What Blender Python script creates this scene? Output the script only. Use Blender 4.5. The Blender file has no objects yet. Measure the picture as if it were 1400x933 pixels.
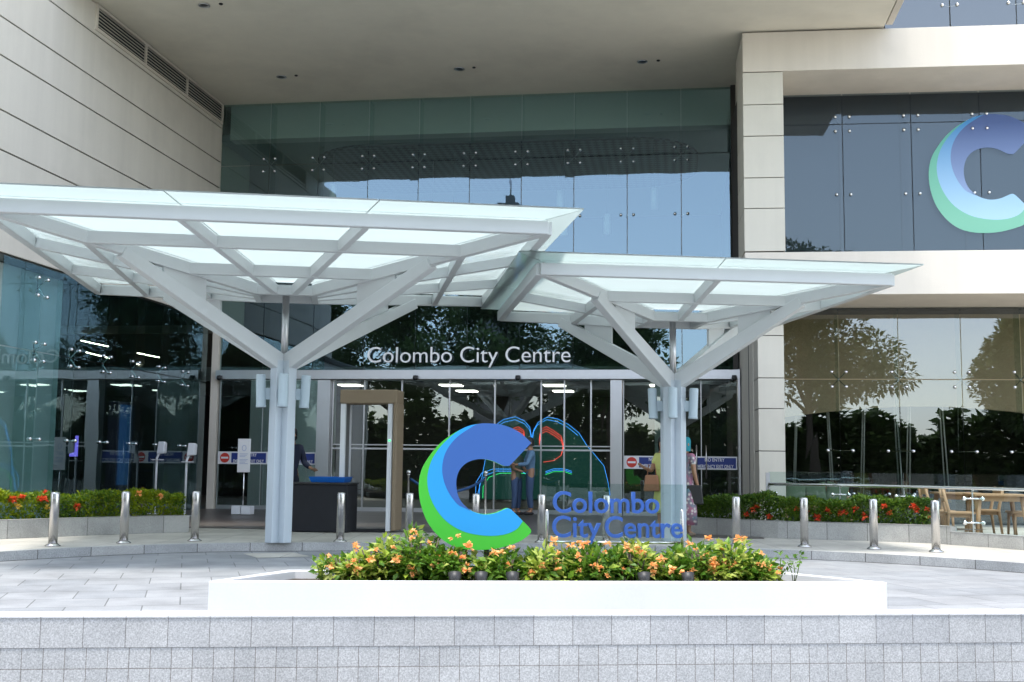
import bpy, bmesh, math, random
from mathutils import Vector, Matrix
R = math.radians
random.seed(7)
S = bpy.context.scene
COL = S.collection

# ------------------------------------------------------------------ camera
FPX, CZ = 1570.0, 1.22
yaw, pit, rol = R(8.3), R(6.25), R(.63)
fw = Vector((-math.sin(yaw)*math.cos(pit), math.cos(yaw)*math.cos(pit), math.sin(pit)))
r0 = Vector((math.cos(yaw), math.sin(yaw), 0)); u0 = r0.cross(fw)
rt = r0*math.cos(rol)+u0*math.sin(rol); up = -r0*math.sin(rol)+u0*math.cos(rol)
CAM = Vector((0, 0, CZ))
cd = bpy.data.cameras.new('camera'); cam = bpy.data.objects.new('camera', cd); COL.objects.link(cam)
m = Matrix((rt, up, -fw)).transposed().to_4x4(); m.translation = CAM
cam.matrix_world = m
cd.sensor_width = 36; cd.lens = FPX/1400*36; cd.clip_end = 3000; cd.clip_start = .05
S.camera = cam

# ------------------------------------------------------------------ sky, sun, exposure
SUN_EL, SUN_AZ = R(78), R(200)        # azimuth clockwise from +Y
w = bpy.data.worlds.new('World'); S.world = w; w.use_nodes = True
nt = w.node_tree; bg = nt.nodes['Background']
sky = nt.nodes.new('ShaderNodeTexSky'); sky.sky_type = 'NISHITA'; sky.sun_disc = False
sky.sun_elevation = SUN_EL; sky.sun_rotation = SUN_AZ; sky.air_density = 1.0; sky.dust_density = .6; sky.ozone_density = 1.0
hs = nt.nodes.new('ShaderNodeHueSaturation'); hs.inputs['Saturation'].default_value = .5
nt.links.new(sky.outputs[0], hs.inputs['Color']); nt.links.new(hs.outputs[0], bg.inputs[0]); bg.inputs[1].default_value = .15
sd = bpy.data.lights.new('sun', 'SUN'); sd.energy = 1.35; sd.angle = R(11); sd.color = (1, .96, .9)
sun = bpy.data.objects.new('sun', sd); COL.objects.link(sun)
sv = Vector((math.sin(SUN_AZ)*math.cos(SUN_EL), math.cos(SUN_AZ)*math.cos(SUN_EL), math.sin(SUN_EL)))
sun.rotation_euler = sv.to_track_quat('Z', 'Y').to_euler(); sun.location = (0, 0, 30)
S.view_settings.view_transform = 'Standard'; S.view_settings.look = 'None'
S.view_settings.exposure = 1.96; S.view_settings.gamma = 1.0
S.cycles.max_bounces = 10; S.cycles.transparent_max_bounces = 24; S.cycles.diffuse_bounces = 4
S.cycles.glossy_bounces = 4; S.cycles.transmission_bounces = 8; S.cycles.caustics_reflective = False
S.cycles.sample_clamp_indirect = 6

# ------------------------------------------------------------------ helpers: photo pixel -> point on a real plane
def ray(x, y): return fw+rt*((x-700)/FPX)+up*((466.5-y)/FPX)
def atY(x, y, Y): d = ray(x, y); return CAM+d*(Y/d.y)
def atX(x, y, X): d = ray(x, y); return CAM+d*(X/d.x)
def atZ(x, y, z): d = ray(x, y); return CAM+d*((z-CZ)/d.z)
def atPlane(x, y, p, n): d = ray(x, y); return CAM+d*((p-CAM).dot(n)/d.dot(n))

class MB:
    def __init__(s): s.v = []; s.f = []; s.uv = {}; s.sm = set(); s.mi = {}
    def add(s, vs, fs, smooth=False, mi=0):
        b = len(s.v); s.v += [Vector(p) for p in vs]
        for f in fs:
            if smooth: s.sm.add(len(s.f))
            if mi: s.mi[len(s.f)] = mi
            s.f.append([b+i for i in f])
        return s
    def box(s, x0, x1, y0, y1, z0, z1, T=None, mi=0):
        vs = [Vector((x, y, z)) for z in (z0, z1) for y in (y0, y1) for x in (x0, x1)]
        if T: vs = [T(p) for p in vs]
        return s.add(vs, [(0, 2, 3, 1), (4, 5, 7, 6), (0, 1, 5, 4), (2, 6, 7, 3), (0, 4, 6, 2), (1, 3, 7, 5)], mi=mi)
    def bar(s, p0, p1, wd, ht, upv=(0, 0, 1), w1=None, h1=None):
        p0, p1 = Vector(p0), Vector(p1); d = (p1-p0).normalized(); sx = d.cross(Vector(upv))
        if sx.length < 1e-4: sx = d.cross(Vector((0, 1, 0)))
        sx.normalize(); uz = sx.cross(d); w1 = w1 or wd; h1 = h1 or ht; vs = []
        for p, a, b in ((p0, wd, ht), (p1, w1, h1)):
            for i, j in ((-1, -1), (1, -1), (1, 1), (-1, 1)): vs.append(p+sx*(i*a/2)+uz*(j*b/2))
        return s.add(vs, [(3, 2, 1, 0), (4, 5, 6, 7), (0, 1, 5, 4), (1, 2, 6, 5), (2, 3, 7, 6), (3, 0, 4, 7)])
    def tube(s, pts, r, n=10, smooth=True):
        pts = [Vector(p) for p in pts]; rs = r if isinstance(r, (list, tuple)) else [r]*len(pts); vs = []; fs = []
        ref = None
        for i, p in enumerate(pts):
            d = (pts[min(i+1, len(pts)-1)]-pts[max(i-1, 0)]).normalized()
            if ref is None:
                ref = d.cross(Vector((0, 0, 1)))
                if ref.length < .05: ref = d.cross(Vector((0, 1, 0)))
            a = (ref-d*ref.dot(d)).normalized(); b = d.cross(a); ref = a
            for k in range(n):
                t = 2*math.pi*k/n; vs.append(p+(a*math.cos(t)+b*math.sin(t))*rs[i])
        for i in range(len(pts)-1):
            for k in range(n):
                k2 = (k+1) % n; fs.append((i*n+k, i*n+k2, (i+1)*n+k2, (i+1)*n+k))
        s.add(vs, fs, smooth); b = len(s.v)-len(vs)
        s.f.append([b+k for k in range(n)][::-1]); s.f.append([b+(len(pts)-1)*n+k for k in range(n)])
        return s
    def lathe(s, c, prof, n=16, sx=1, sy=1, smooth=True, T=None):
        c = Vector(c); vs = []; fs = []
        for r_, z in prof:
            for k in range(n):
                t = 2*math.pi*k/n; p = Vector((r_*math.cos(t)*sx, r_*math.sin(t)*sy, z)); vs.append(c+(T @ p if T else p))
        for i in range(len(prof)-1):
            for k in range(n):
                k2 = (k+1) % n; fs.append((i*n+k, i*n+k2, (i+1)*n+k2, (i+1)*n+k))
        s.add(vs, fs, smooth); b = len(s.v)-len(vs)
        s.f.append([b+k for k in range(n)][::-1]); s.f.append([b+(len(prof)-1)*n+k for k in range(n)])
        return s
    def ball(s, c, r_, n=10, sc=(1, 1, 1)):
        prof = [(max(1e-4, math.sin(math.pi*i/n)), -math.cos(math.pi*i/n)) for i in range(n+1)]
        M = Matrix.Diagonal((r_*sc[0], r_*sc[1], r_*sc[2]))
        return s.lathe(c, prof, n*2 if n < 8 else n+4, T=M)
    def prism(s, poly, d):
        poly = [Vector(p) for p in poly]; d = Vector(d); n = len(poly)
        return s.add(poly+[p+d for p in poly], [list(range(n)), list(range(2*n-1, n-1, -1))]+[(i, i+n, (i+1) % n+n, (i+1) % n) for i in range(n)])
    def strip(s, line, h0, h1, thick_n=None, u0=0.0):
        """vertical ribbon along an xy polyline; UV = metres along, height"""
        u = u0
        for a, b in zip(line[:-1], line[1:]):
            L = (Vector(b)-Vector(a)).length
            k = len(s.f); s.add([(a[0], a[1], h0), (b[0], b[1], h0), (b[0], b[1], h1), (a[0], a[1], h1)], [(0, 1, 2, 3)])
            s.uv[k] = [(u, h0), (u+L, h0), (u+L, h1), (u, h1)]; u += L
        return s
    def flat(s, la, lb, z, u0=0.0):
        u = u0
        for i in range(len(la)-1):
            a, b, c, d = la[i], la[i+1], lb[i+1], lb[i]; L = (Vector(b)-Vector(a)).length
            W_ = (Vector(d)-Vector(a)).length
            k = len(s.f); s.add([(a[0], a[1], z), (b[0], b[1], z), (c[0], c[1], z), (d[0], d[1], z)], [(0, 1, 2, 3)])
            s.uv[k] = [(u, 0), (u+L, 0), (u+L, W_), (u, W_)]; u += L
        return s
    def leaf(s, p, d, L, wd, mi=0):
        d = Vector(d).normalized(); sd_ = d.cross(Vector((random.gauss(0, .5), random.gauss(0, .5), 1))).normalized(); nn = sd_.cross(d)
        p = Vector(p); m_ = p+d*L*.5-nn*L*.05; t = p+d*L-nn*L*.18
        return s.add([p, m_, t, p+d*L*.45+sd_*wd*.5+nn*L*.04, p+d*L*.45-sd_*wd*.5+nn*L*.04], [(0, 1, 2, 3), (0, 4, 2, 1)], mi=mi)
    def mesh(s, name):
        me = bpy.data.meshes.new(name); me.from_pydata([tuple(v) for v in s.v], [], s.f)
        if s.uv:
            l = me.uv_layers.new(name='UVMap')
            for pi, uvs in s.uv.items():
                for li, q in zip(me.polygons[pi].loop_indices, uvs): l.data[li].uv = q
        for i in s.sm: me.polygons[i].use_smooth = True
        for i, k in s.mi.items(): me.polygons[i].material_index = k
        return me

def tag(o, label=None, cat=None, group=None, kind=None):
    if label: o['label'] = label
    if cat: o['category'] = cat
    if group: o['group'] = group
    if kind: o['kind'] = kind
    return o
def link_mesh(name, me, mats, parent=None, bevel=0, fixn=True):
    o = bpy.data.objects.new(name, me); COL.objects.link(o)
    for mm in (mats if isinstance(mats, (list, tuple)) else [mats]): me.materials.append(mm)
    if fixn:
        b = bmesh.new(); b.from_mesh(me); bmesh.ops.recalc_face_normals(b, faces=b.faces); b.to_mesh(me); b.free()
    if bevel:
        bv = o.modifiers.new('bevel', 'BEVEL'); bv.width = bevel; bv.segments = 2; bv.limit_method = 'ANGLE'; bv.angle_limit = R(40)
    if parent is not None: par(o, parent)
    return o
def wm(o):      # world matrix without a depsgraph update
    M = Matrix.LocRotScale(o.location, o.rotation_euler, o.scale)
    return (wm(o.parent) @ o.matrix_parent_inverse @ M) if o.parent else M
def par(o, p): o.parent = p; o.matrix_parent_inverse = wm(p).inverted()
def obj(name, mb, mats, parent=None, bevel=0, fixn=True): return link_mesh(name, mb.mesh(name), mats, parent, bevel, fixn)
def empty(name, loc, label, cat, group=None, rz=0):
    o = bpy.data.objects.new(name, None); COL.objects.link(o); o.location = loc; o.rotation_euler = (0, 0, rz); o.empty_display_size = .2
    return tag(o, label, cat, group)
def dup(root, loc, rz=None, label=None, group=None):
    kids = list(root.children)
    r = root.copy(); COL.objects.link(r); r.location = loc
    if rz is not None: r.rotation_euler = (0, 0, rz)
    if label: r['label'] = label
    if group: r['group'] = group
    for ch in kids:
        g2 = list(ch.children); c = ch.copy(); COL.objects.link(c); c.parent = r; c.matrix_parent_inverse = ch.matrix_parent_inverse
        for g in g2: d = g.copy(); COL.objects.link(d); d.parent = c; d.matrix_parent_inverse = g.matrix_parent_inverse
    return r

# ------------------------------------------------------------------ materials
def newmat(name):
    mm = bpy.data.materials.new(name); mm.use_nodes = True
    n = mm.node_tree.nodes; return mm, n, mm.node_tree.links, n['Principled BSDF']
def N(n, t, **kw):
    x = n.new(t)
    for k, v in kw.items(): setattr(x, k, v)
    return x
def mix(n, l, a, b, fac, blend='MIX'):
    x = n.new('ShaderNodeMix'); x.data_type = 'RGBA'; x.blend_type = blend
    for sock, v in ((x.inputs[0], fac), (x.inputs[6], a), (x.inputs[7], b)):
        if hasattr(v, 'links'): l.new(v, sock)
        else: sock.default_value = v if not isinstance(v, tuple) else (v+(1,))[:4]
    return x.outputs[2]
def noise(n, l, scale, detail=4, vec=None, rough=.6):
    x = n.new('ShaderNodeTexNoise'); x.inputs['Scale'].default_value = scale; x.inputs['Detail'].default_value = detail; x.inputs['Roughness'].default_value = rough
    if vec is not None: l.new(vec, x.inputs['Vector'])
    return x.outputs['Fac']
def ramp(n, l, v, a, b):
    x = n.new('ShaderNodeMapRange'); x.inputs[1].default_value = a; x.inputs[2].default_value = b; l.new(v, x.inputs[0]); return x.outputs[0]
def coords(n, l, scale=(1, 1, 1), rot=(0, 0, 0), kind='Object'):
    t = n.new('ShaderNodeTexCoord'); mp = n.new('ShaderNodeMapping'); l.new(t.outputs[kind], mp.inputs[0])
    mp.inputs['Scale'].default_value = scale; mp.inputs['Rotation'].default_value = rot; return mp.outputs[0]
def bumpto(n, l, h, b, st=.2, dist=.02):
    x = n.new('ShaderNodeBump'); x.inputs['Strength'].default_value = st; x.inputs['Distance'].default_value = dist
    l.new(h, x.inputs['Height']); l.new(x.outputs[0], b.inputs['Normal'])
def simple(name, c, rough=.5, metal=0, var=.12, sc=6, bump=0, bsc=40, spec=.5):
    mm, n, l, b = newmat(name)
    v = coords(n, l); f = noise(n, l, sc, 5, v)
    l.new(mix(n, l, tuple(x*(1-var) for x in c), tuple(min(1, x*(1+var)) for x in c), f), b.inputs['Base Color'])
    b.inputs['Roughness'].default_value = rough; b.inputs['Metallic'].default_value = metal; b.inputs['Specular IOR Level'].default_value = spec
    if bump: bumpto(n, l, noise(n, l, bsc, 4, v), b, bump)
    return mm
def cladding(name, c, stain=.2):
    mm, n, l, b = newmat(name)
    v = coords(n, l, (1.6, 1.6, .12)); a = ramp(n, l, noise(n, l, 1.3, 6, v), .35, .7)
    v2 = coords(n, l); f = noise(n, l, .5, 4, v2); g = noise(n, l, 60, 3, v2)
    col = mix(n, l, tuple(x*(1-stain) for x in c), c, a)
    col = mix(n, l, col, tuple(x*.84 for x in c), ramp(n, l, f, .5, .75))
    col = mix(n, l, col, mix(n, l, (.9, .9, .9), (1.06, 1.06, 1.06), g), .6, 'MULTIPLY')
    l.new(col, b.inputs['Base Color']); b.inputs['Roughness'].default_value = .75; b.inputs['Specular IOR Level'].default_value = .25
    bumpto(n, l, f, b, .15, .03); return mm
def bricky(name, bw, bh, c1, c2, mortar, ms, kind='UV', rot=(0, 0, 0), offset=.5, speck=.35, rough=.6, ssc=170, stain=.25):
    mm, n, l, b = newmat(name)
    v = coords(n, l, (1, 1, 1), rot, kind)
    t = n.new('ShaderNodeTexBrick'); l.new(v, t.inputs['Vector']); t.offset = offset; t.squash = 1
    t.inputs['Scale'].default_value = 1; t.inputs['Brick Width'].default_value = bw; t.inputs['Row Height'].default_value = bh
    t.inputs['Mortar Size'].default_value = ms; t.inputs['Mortar Smooth'].default_value = .2; t.inputs['Bias'].default_value = -.2
    t.inputs['Color1'].default_value = c1+(1,); t.inputs['Color2'].default_value = c2+(1,); t.inputs['Mortar'].default_value = mortar+(1,)
    v2 = coords(n, l)
    g = ramp(n, l, noise(n, l, ssc, 2, v2, .8), .35, .68); st = noise(n, l, 1.6, 6, v2)
    col = mix(n, l, t.outputs['Color'], mix(n, l, (1-speck,)*3, (1+speck*.5,)*3, g), 1.0, 'MULTIPLY')
    col = mix(n, l, col, mix(n, l, (1-stain,)*3, (1.06,)*3, ramp(n, l, st, .3, .62)), 1.0, 'MULTIPLY')
    l.new(col, b.inputs['Base Color']); b.inputs['Roughness'].default_value = rough; b.inputs['Specular IOR Level'].default_value = .3
    inv = n.new('ShaderNodeMath'); inv.operation = 'SUBTRACT'; inv.inputs[0].default_value = 1; l.new(t.outputs['Fac'], inv.inputs[1])
    bumpto(n, l, inv.outputs[0], b, .35, .006); return mm
def glassmat(name, tint, refl, rcol=(.9, .97, .97), rough=0, wav=.02):
    mm, n, l, b = newmat(name); n.remove(b); out = n['Material Output']
    g = n.new('ShaderNodeBsdfGlossy'); g.inputs['Roughness'].default_value = rough; g.inputs['Color'].default_value = rcol+(1,)
    t = n.new('ShaderNodeBsdfTransparent'); t.inputs[0].default_value = tint+(1,)
    lw = n.new('ShaderNodeFresnel'); lw.inputs[0].default_value = 1.5
    ad = n.new('ShaderNodeMath'); ad.operation = 'MULTIPLY_ADD'; ad.inputs[1].default_value = .9; ad.inputs[2].default_value = refl; ad.use_clamp = True
    l.new(lw.outputs[0], ad.inputs[0])
    ge = n.new('ShaderNodeNewGeometry'); iv = n.new('ShaderNodeMath'); iv.operation = 'SUBTRACT'; iv.inputs[0].default_value = 1; l.new(ge.outputs['Backfacing'], iv.inputs[1])
    ml = n.new('ShaderNodeMath'); ml.operation = 'MULTIPLY'; l.new(ad.outputs[0], ml.inputs[0]); l.new(iv.outputs[0], ml.inputs[1])
    ms_ = n.new('ShaderNodeMixShader'); l.new(ml.outputs[0], ms_.inputs[0]); l.new(t.outputs[0], ms_.inputs[1]); l.new(g.outputs[0], ms_.inputs[2])
    if wav:
        bp = n.new('ShaderNodeBump'); bp.inputs['Strength'].default_value = wav; bp.inputs['Distance'].default_value = .1
        l.new(noise(n, l, .9, 1, coords(n, l)), bp.inputs['Height']); l.new(bp.outputs[0], g.inputs['Normal'])
    l.new(ms_.outputs[0], out.inputs['Surface']); return mm
def frosted(name, col, clear):
    mm, n, l, b = newmat(name); n.remove(b); out = n['Material Output']
    tr = n.new('ShaderNodeBsdfTranslucent'); tr.inputs[0].default_value = col+(1,)
    df = n.new('ShaderNodeBsdfDiffuse'); df.inputs[0].default_value = col+(1,)
    t = n.new('ShaderNodeBsdfTransparent'); t.inputs[0].default_value = (.72, .86, .83, 1)
    gl = n.new('ShaderNodeBsdfGlossy'); gl.inputs['Roughness'].default_value = .05
    a = n.new('ShaderNodeMixShader'); a.inputs[0].default_value = .12; l.new(tr.outputs[0], a.inputs[1]); l.new(df.outputs[0], a.inputs[2])
    c = n.new('ShaderNodeMixShader'); c.inputs[0].default_value = clear; l.new(a.outputs[0], c.inputs[1]); l.new(t.outputs[0], c.inputs[2])
    fr = n.new('ShaderNodeFresnel'); fr.inputs[0].default_value = 1.35
    d = n.new('ShaderNodeMixShader'); l.new(fr.outputs[0], d.inputs[0]); l.new(c.outputs[0], d.inputs[1]); l.new(gl.outputs[0], d.inputs[2])
    l.new(d.outputs[0], out.inputs['Surface']); return mm
def leafmat(name, c1, c2, trans=.35, rough=.45):
    mm, n, l, b = newmat(name); out = n['Material Output']
    ge = n.new('ShaderNodeNewGeometry'); cr = mix(n, l, c1, c2, ge.outputs['Random Per Island'])
    l.new(cr, b.inputs['Base Color']); b.inputs['Roughness'].default_value = rough; b.inputs['Specular IOR Level'].default_value = .35
    tr = n.new('ShaderNodeBsdfTranslucent'); l.new(cr, tr.inputs[0])
    ms_ = n.new('ShaderNodeMixShader'); ms_.inputs[0].default_value = trans; l.new(b.outputs[0], ms_.inputs[1]); l.new(tr.outputs[0], ms_.inputs[2])
    l.new(ms_.outputs[0], out.inputs['Surface']); return mm
def emit(name, c, st):
    mm, n, l, b = newmat(name); b.inputs['Base Color'].default_value = (.02, .02, .02, 1)
    b.inputs['Emission Color'].default_value = c+(1,); b.inputs['Emission Strength'].default_value = st; return mm
def gradz(name, c1, c2, z0, z1, rough=.35):     # printed vertical colour blend (ink of the printed emblem)
    mm, n, l, b = newmat(name); v = coords(n, l); sp = n.new('ShaderNodeSeparateXYZ'); l.new(v, sp.inputs[0])
    l.new(mix(n, l, c1, c2, ramp(n, l, sp.outputs[2], z0, z1)), b.inputs['Base Color']); b.inputs['Roughness'].default_value = rough; return mm

M = {}
M['clad'] = cladding('cream_cladding', (.72, .68, .595), .09)
M['clad2'] = cladding('beam_cladding', (.72, .665, .575), .08)
M['clad3'] = cladding('grey_green_cladding', (.66, .63, .54), .1)
M['ceil'] = cladding('soffit_plaster', (.79, .745, .63), .05)
M['joint'] = simple('dark_joint', (.05, .045, .04), .9)
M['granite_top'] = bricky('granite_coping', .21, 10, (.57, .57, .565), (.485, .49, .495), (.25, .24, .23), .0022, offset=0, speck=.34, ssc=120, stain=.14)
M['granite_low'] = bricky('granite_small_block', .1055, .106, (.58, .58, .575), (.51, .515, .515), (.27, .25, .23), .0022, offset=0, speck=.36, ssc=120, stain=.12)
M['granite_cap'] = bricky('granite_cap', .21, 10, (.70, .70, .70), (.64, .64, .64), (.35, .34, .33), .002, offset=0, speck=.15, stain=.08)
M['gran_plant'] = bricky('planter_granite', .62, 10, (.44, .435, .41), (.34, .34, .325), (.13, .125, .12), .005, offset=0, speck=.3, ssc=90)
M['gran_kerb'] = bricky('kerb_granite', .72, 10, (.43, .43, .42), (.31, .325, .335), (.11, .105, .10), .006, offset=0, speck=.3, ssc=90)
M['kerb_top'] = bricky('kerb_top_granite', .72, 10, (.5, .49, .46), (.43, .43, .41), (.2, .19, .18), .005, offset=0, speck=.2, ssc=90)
M['drive'] = bricky('driveway_paver', .62, .62, (.30, .305, .31), (.235, .245, .255), (.13, .13, .13), .006, kind='Object', rot=(0, 0, R(-24)), speck=.12, ssc=60, rough=.55, stain=.28)
M['pave'] = bricky('pavement_tile', .62, .62, (.50, .475, .42), (.43, .41, .365), (.25, .235, .21), .006, kind='Object', rot=(0, 0, R(-8)), offset=0, speck=.14, ssc=70, stain=.2)
M['deck'] = bricky('plank_floor', 2.2, .16, (.115, .10, .09), (.085, .075, .07), (.03, .028, .026), .005, kind='Object', speck=.15, ssc=40, rough=.35)
M['white'] = cladding('white_paint', (.77, .77, .765), .05)
M['steel'] = simple('painted_steel', (.53, .555, .565), .38, var=.035, sc=2.5)
M['steel2'] = simple('column_paint', (.47, .53, .575), .4, var=.04, sc=3)
M['lampm'] = simple('lamp_paint', (.43, .515, .565), .4, var=.03)
M['inox'] = simple('stainless_steel', (.56, .545, .53), .24, 1, var=.08, sc=20)
M['inox2'] = simple('brushed_steel', (.60, .60, .61), .36, 1, var=.05, sc=8)
M['chrome'] = simple('polished_steel', (.8, .8, .8), .12, 1, var=.02)
M['glass'] = glassmat('facade_glass', (.74, .83, .80), .14, (.56, .79, .98))
M['glassL'] = glassmat('side_glass', (.70, .82, .82), .14, (.75, .93, .97))
M['glassU'] = glassmat('upper_glass', (.72, .76, .78), .035, (.72, .88, 1))
M['glassW'] = glassmat('wing_glass', (.72, .74, .71), .11, (.85, .93, 1))
M['glassD'] = glassmat('door_glass', (.70, .76, .74), .09)
M['glassB'] = glassmat('balustrade_glass', (.86, .92, .91), .02, wav=0)
M['frost'] = frosted('canopy_glass', (.87, .94, .93), .06)
M['lip'] = frosted('canopy_lip_glass', (.90, .97, .96), .30)
M['film'] = simple('navy_film', (.018, .021, .028), .3, var=.2)
M['black'] = simple('black_cloth', (.012, .013, .017), .8, var=.2)
M['rubber'] = simple('black_rubber', (.02, .02, .02), .5)
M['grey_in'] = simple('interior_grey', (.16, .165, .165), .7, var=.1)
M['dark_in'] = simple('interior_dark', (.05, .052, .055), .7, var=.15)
M['tan_in'] = simple('interior_tan', (.66, .50, .34), .7, var=.08)
M['bulk'] = simple('bulkhead_white', (.80, .80, .80), .8, var=.04)
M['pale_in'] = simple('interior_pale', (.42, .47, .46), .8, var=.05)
M['soil'] = simple('soil', (.05, .035, .025), .95, bump=.5, bsc=30)
M['wood'] = simple('teak_wood', (.36, .22, .115), .5, var=.25, sc=14)
M['brown'] = simple('brown_cover', (.25, .19, .125), .7, var=.12)
M['pvc'] = simple('white_plastic', (.74, .76, .79), .4, var=.03)
M['blue_tray'] = simple('blue_plastic', (.01, .14, .55), .35, var=.05)
M['navy'] = simple('navy_sign', (.022, .042, .22), .35, var=.03)
M['signw'] = simple('sign_white', (.80, .80, .80), .4, var=.02)
M['signr'] = simple('sign_red', (.60, .045, .03), .4, var=.03)
M['leaf'] = leafmat('hedge_leaf', (.05, .13, .012), (.17, .26, .02))
M['leafdark'] = leafmat('hedge_leaf_dark', (.05, .12, .02), (.13, .22, .03))
M['leaflime'] = leafmat('hedge_leaf_lime', (.15, .24, .008), (.33, .38, .015))
M['cross'] = leafmat('planter_leaf', (.055, .15, .012), (.16, .30, .03))
M['crosslt'] = leafmat('planter_leaf_young', (.28, .40, .03), (.48, .52, .13))
M['tree'] = leafmat('tree_leaf', (.04, .085, .02), (.11, .17, .045))
M['bark'] = simple('bark', (.10, .08, .06), .9, bump=.4)
M['orange'] = leafmat('orange_petal', (.95, .36, .09), (.95, .55, .22), .3)
M['red'] = leafmat('red_petal', (.75, .06, .03), (.85, .16, .06), .3)
M['yellowp'] = leafmat('yellow_petal', (.85, .55, .05), (.9, .7, .2), .3)
M['logo_blue'] = simple('emblem_blue', (.035, .115, .37), .4, var=.015)
M['logo_cyan'] = simple('emblem_cyan', (.02, .31, .70), .4, var=.015)
M['logo_green'] = simple('emblem_green', (.055, .47, .035), .4, var=.015)
M['letter_blue'] = simple('letter_blue', (.03, .10, .37), .4, var=.03)
M['letter_grey'] = simple('letter_metal', (.86, .86, .85), .4, 0, var=.03)
M['strip'] = emit('strip_light', (1, .84, .62), 9)
M['fill_glow'] = emit('fill_light', (1, .93, .82), 3)  # glow of the panels added to brighten the hall
M['neon_b'] = emit('neon_blue', (.05, .32, 1), 1.1)
M['neon_r'] = emit('neon_red', (1, .07, .05), 1.0)
M['neon_g'] = emit('neon_green', (.05, .9, .22), .9)
M['screen'] = emit('lit_screen', (.02, .07, .20), .16)
M['screen_p'] = emit('violet_screen', (.25, .18, .9), .35)
M['mesh'] = None
def meshmat():
    mm, n, l, b = newmat('perforated_mesh'); v = coords(n, l, (1, 1, 1), (0, 0, R(45)))
    t = n.new('ShaderNodeTexChecker'); l.new(v, t.inputs[0]); t.inputs['Scale'].default_value = 6.5
    t.inputs[1].default_value = (.02, .022, .023, 1); t.inputs[2].default_value = (.16, .17, .17, 1)
    l.new(t.outputs[0], b.inputs['Base Color']); b.inputs['Roughness'].default_value = .8; return mm
M['mesh'] = meshmat()
#--SPLIT1--
# ------------------------------------------------------------------ ground, pavement, kerb
def smooth_line(pts, k=5):
    out = []
    for i in range(len(pts)-1):
        p0, p1, p2, p3 = [Vector(pts[max(0, min(len(pts)-1, i+j))]) for j in (-1, 0, 1, 2)]
        for s_ in range(k):
            t = s_/k; out.append(.5*((2*p1)+(p2-p0)*t+(2*p0-5*p1+4*p2-p3)*t*t+(3*p1-p0-3*p2+p3)*t**3))
    return out+[Vector(pts[-1])]
def offs(line, d):
    o = []
    for i in range(len(line)):
        t = (line[min(i+1, len(line)-1)]-line[max(i-1, 0)]).normalized(); o.append(line[i]+Vector((-t.y, t.x))*d)
    return o
g = MB(); g.add([(-900, -900, 0), (900, -900, 0), (900, 900, 0), (-900, 900, 0)], [(0, 1, 2, 3)])
tag(obj('driveway', g, M['drive']), kind='structure')
PZ = .12
kl = smooth_line([(-9.9, 7.5), (-9.4, 10.3), (-8.75, 12.2), (-8.22, 13.2), (-7.72, 14.05), (-7.1, 14.8), (-6.3, 15.42), (-5.2, 15.92), (-4, 16.3), (-2.5, 16.58), (-1, 16.68), (.5, 16.62), (1.7, 16.4), (2.62, 16.05), (3.45, 15.55), (4.15, 14.95), (5.0, 14.0), (5.8, 12.4), (6.3, 9.5), (6.5, 7)])
ki = offs(kl, .16)
kb = MB(); kb.strip(kl, 0, PZ); tag(obj('kerb', kb, M['gran_kerb'], fixn=False), kind='structure')
kt = MB(); kt.flat(kl, ki, PZ); tag(obj('kerb_top', kt, M['kerb_top'], fixn=False), kind='structure')
pv = MB(); poly = [(-40, 7.5), (-9.74, 7.5)]
pv.add([(-30, 27, PZ-.002), (-30, 7.5, PZ-.002)]+[(p.x, p.y, PZ-.002) for p in ki]+[(30, 7, PZ-.002), (30, 27, PZ-.002)], [list(range(len(ki)+4))])
tag(obj('pavement', pv, M['pave']), kind='structure')
dk = MB(); dk.box(-11.4, 1.34, 18.95, 26.9, PZ-.01, PZ+.006); tag(obj('entrance_floor', dk, M['deck']), kind='structure')
# cover in the driveway (flush paler inspection lid in the photo)
q = [atZ(x, y, .004) for x, y in ((332, 757), (400, 755.5), (425, 761), (352, 763))]
lid = MB(); lid.add(q, [(0, 1, 2, 3)]); tag(obj('inspection_cover', lid, M['pave']), 'pale flush paved inspection cover in the driveway near the kerb', 'cover')

# ------------------------------------------------------------------ the mall building
mall = empty('shopping_mall', (-5, 27, PZ), 'cream clad shopping mall entrance with tall glass front under a deep soffit', 'building')
XL, XR, YF, ZC = -11.43, 1.36, 27.0, 10.29
# left wall: clad courses with open joints
zj = [4.76, 5.55, 6.5, 7.18, 8.11, 8.77, 9.65, 10.28]
for a, b in zip(zj[:-1], zj[1:]):
    c = MB(); c.box(XL-.35, XL+.02, 17.35, 26.98, a+.014, b-.014); obj('wall_course', c, M['clad'], mall, .006)
c = MB(); c.box(XL-.4, XL-.02, 17.4, 26.97, 4.77, 10.27); obj('joint_backing', c, M['joint'], mall)
c = MB(); c.box(-30, XL-.41, 17.35, 30, 4.8, 13.5); obj('side_block', c, M['clad'], mall)
# overhang
c = MB(); c.box(-13.5, 4.21, 18.95, 27.2, ZC, 13.6); obj('soffit', c, M['ceil'], mall)
c = MB(); c.box(4.225, 4.36, 18.93, 23.49, ZC-.01, 13.62); obj('edge_trim', c, M['clad2'], mall, .01)
c = MB(); c.box(-13.5, 1.3, 27.22, 38, ZC+.4, 13.6); obj('roof', c, M['clad'], mall)  # roof box out of view, added to keep sun out of the hall
c = MB(); c.box(-11.42, -11.24, 26.9, 27.08, PZ, 4.75); obj('corner_post', c, M['clad2'], mall, .005)
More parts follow.
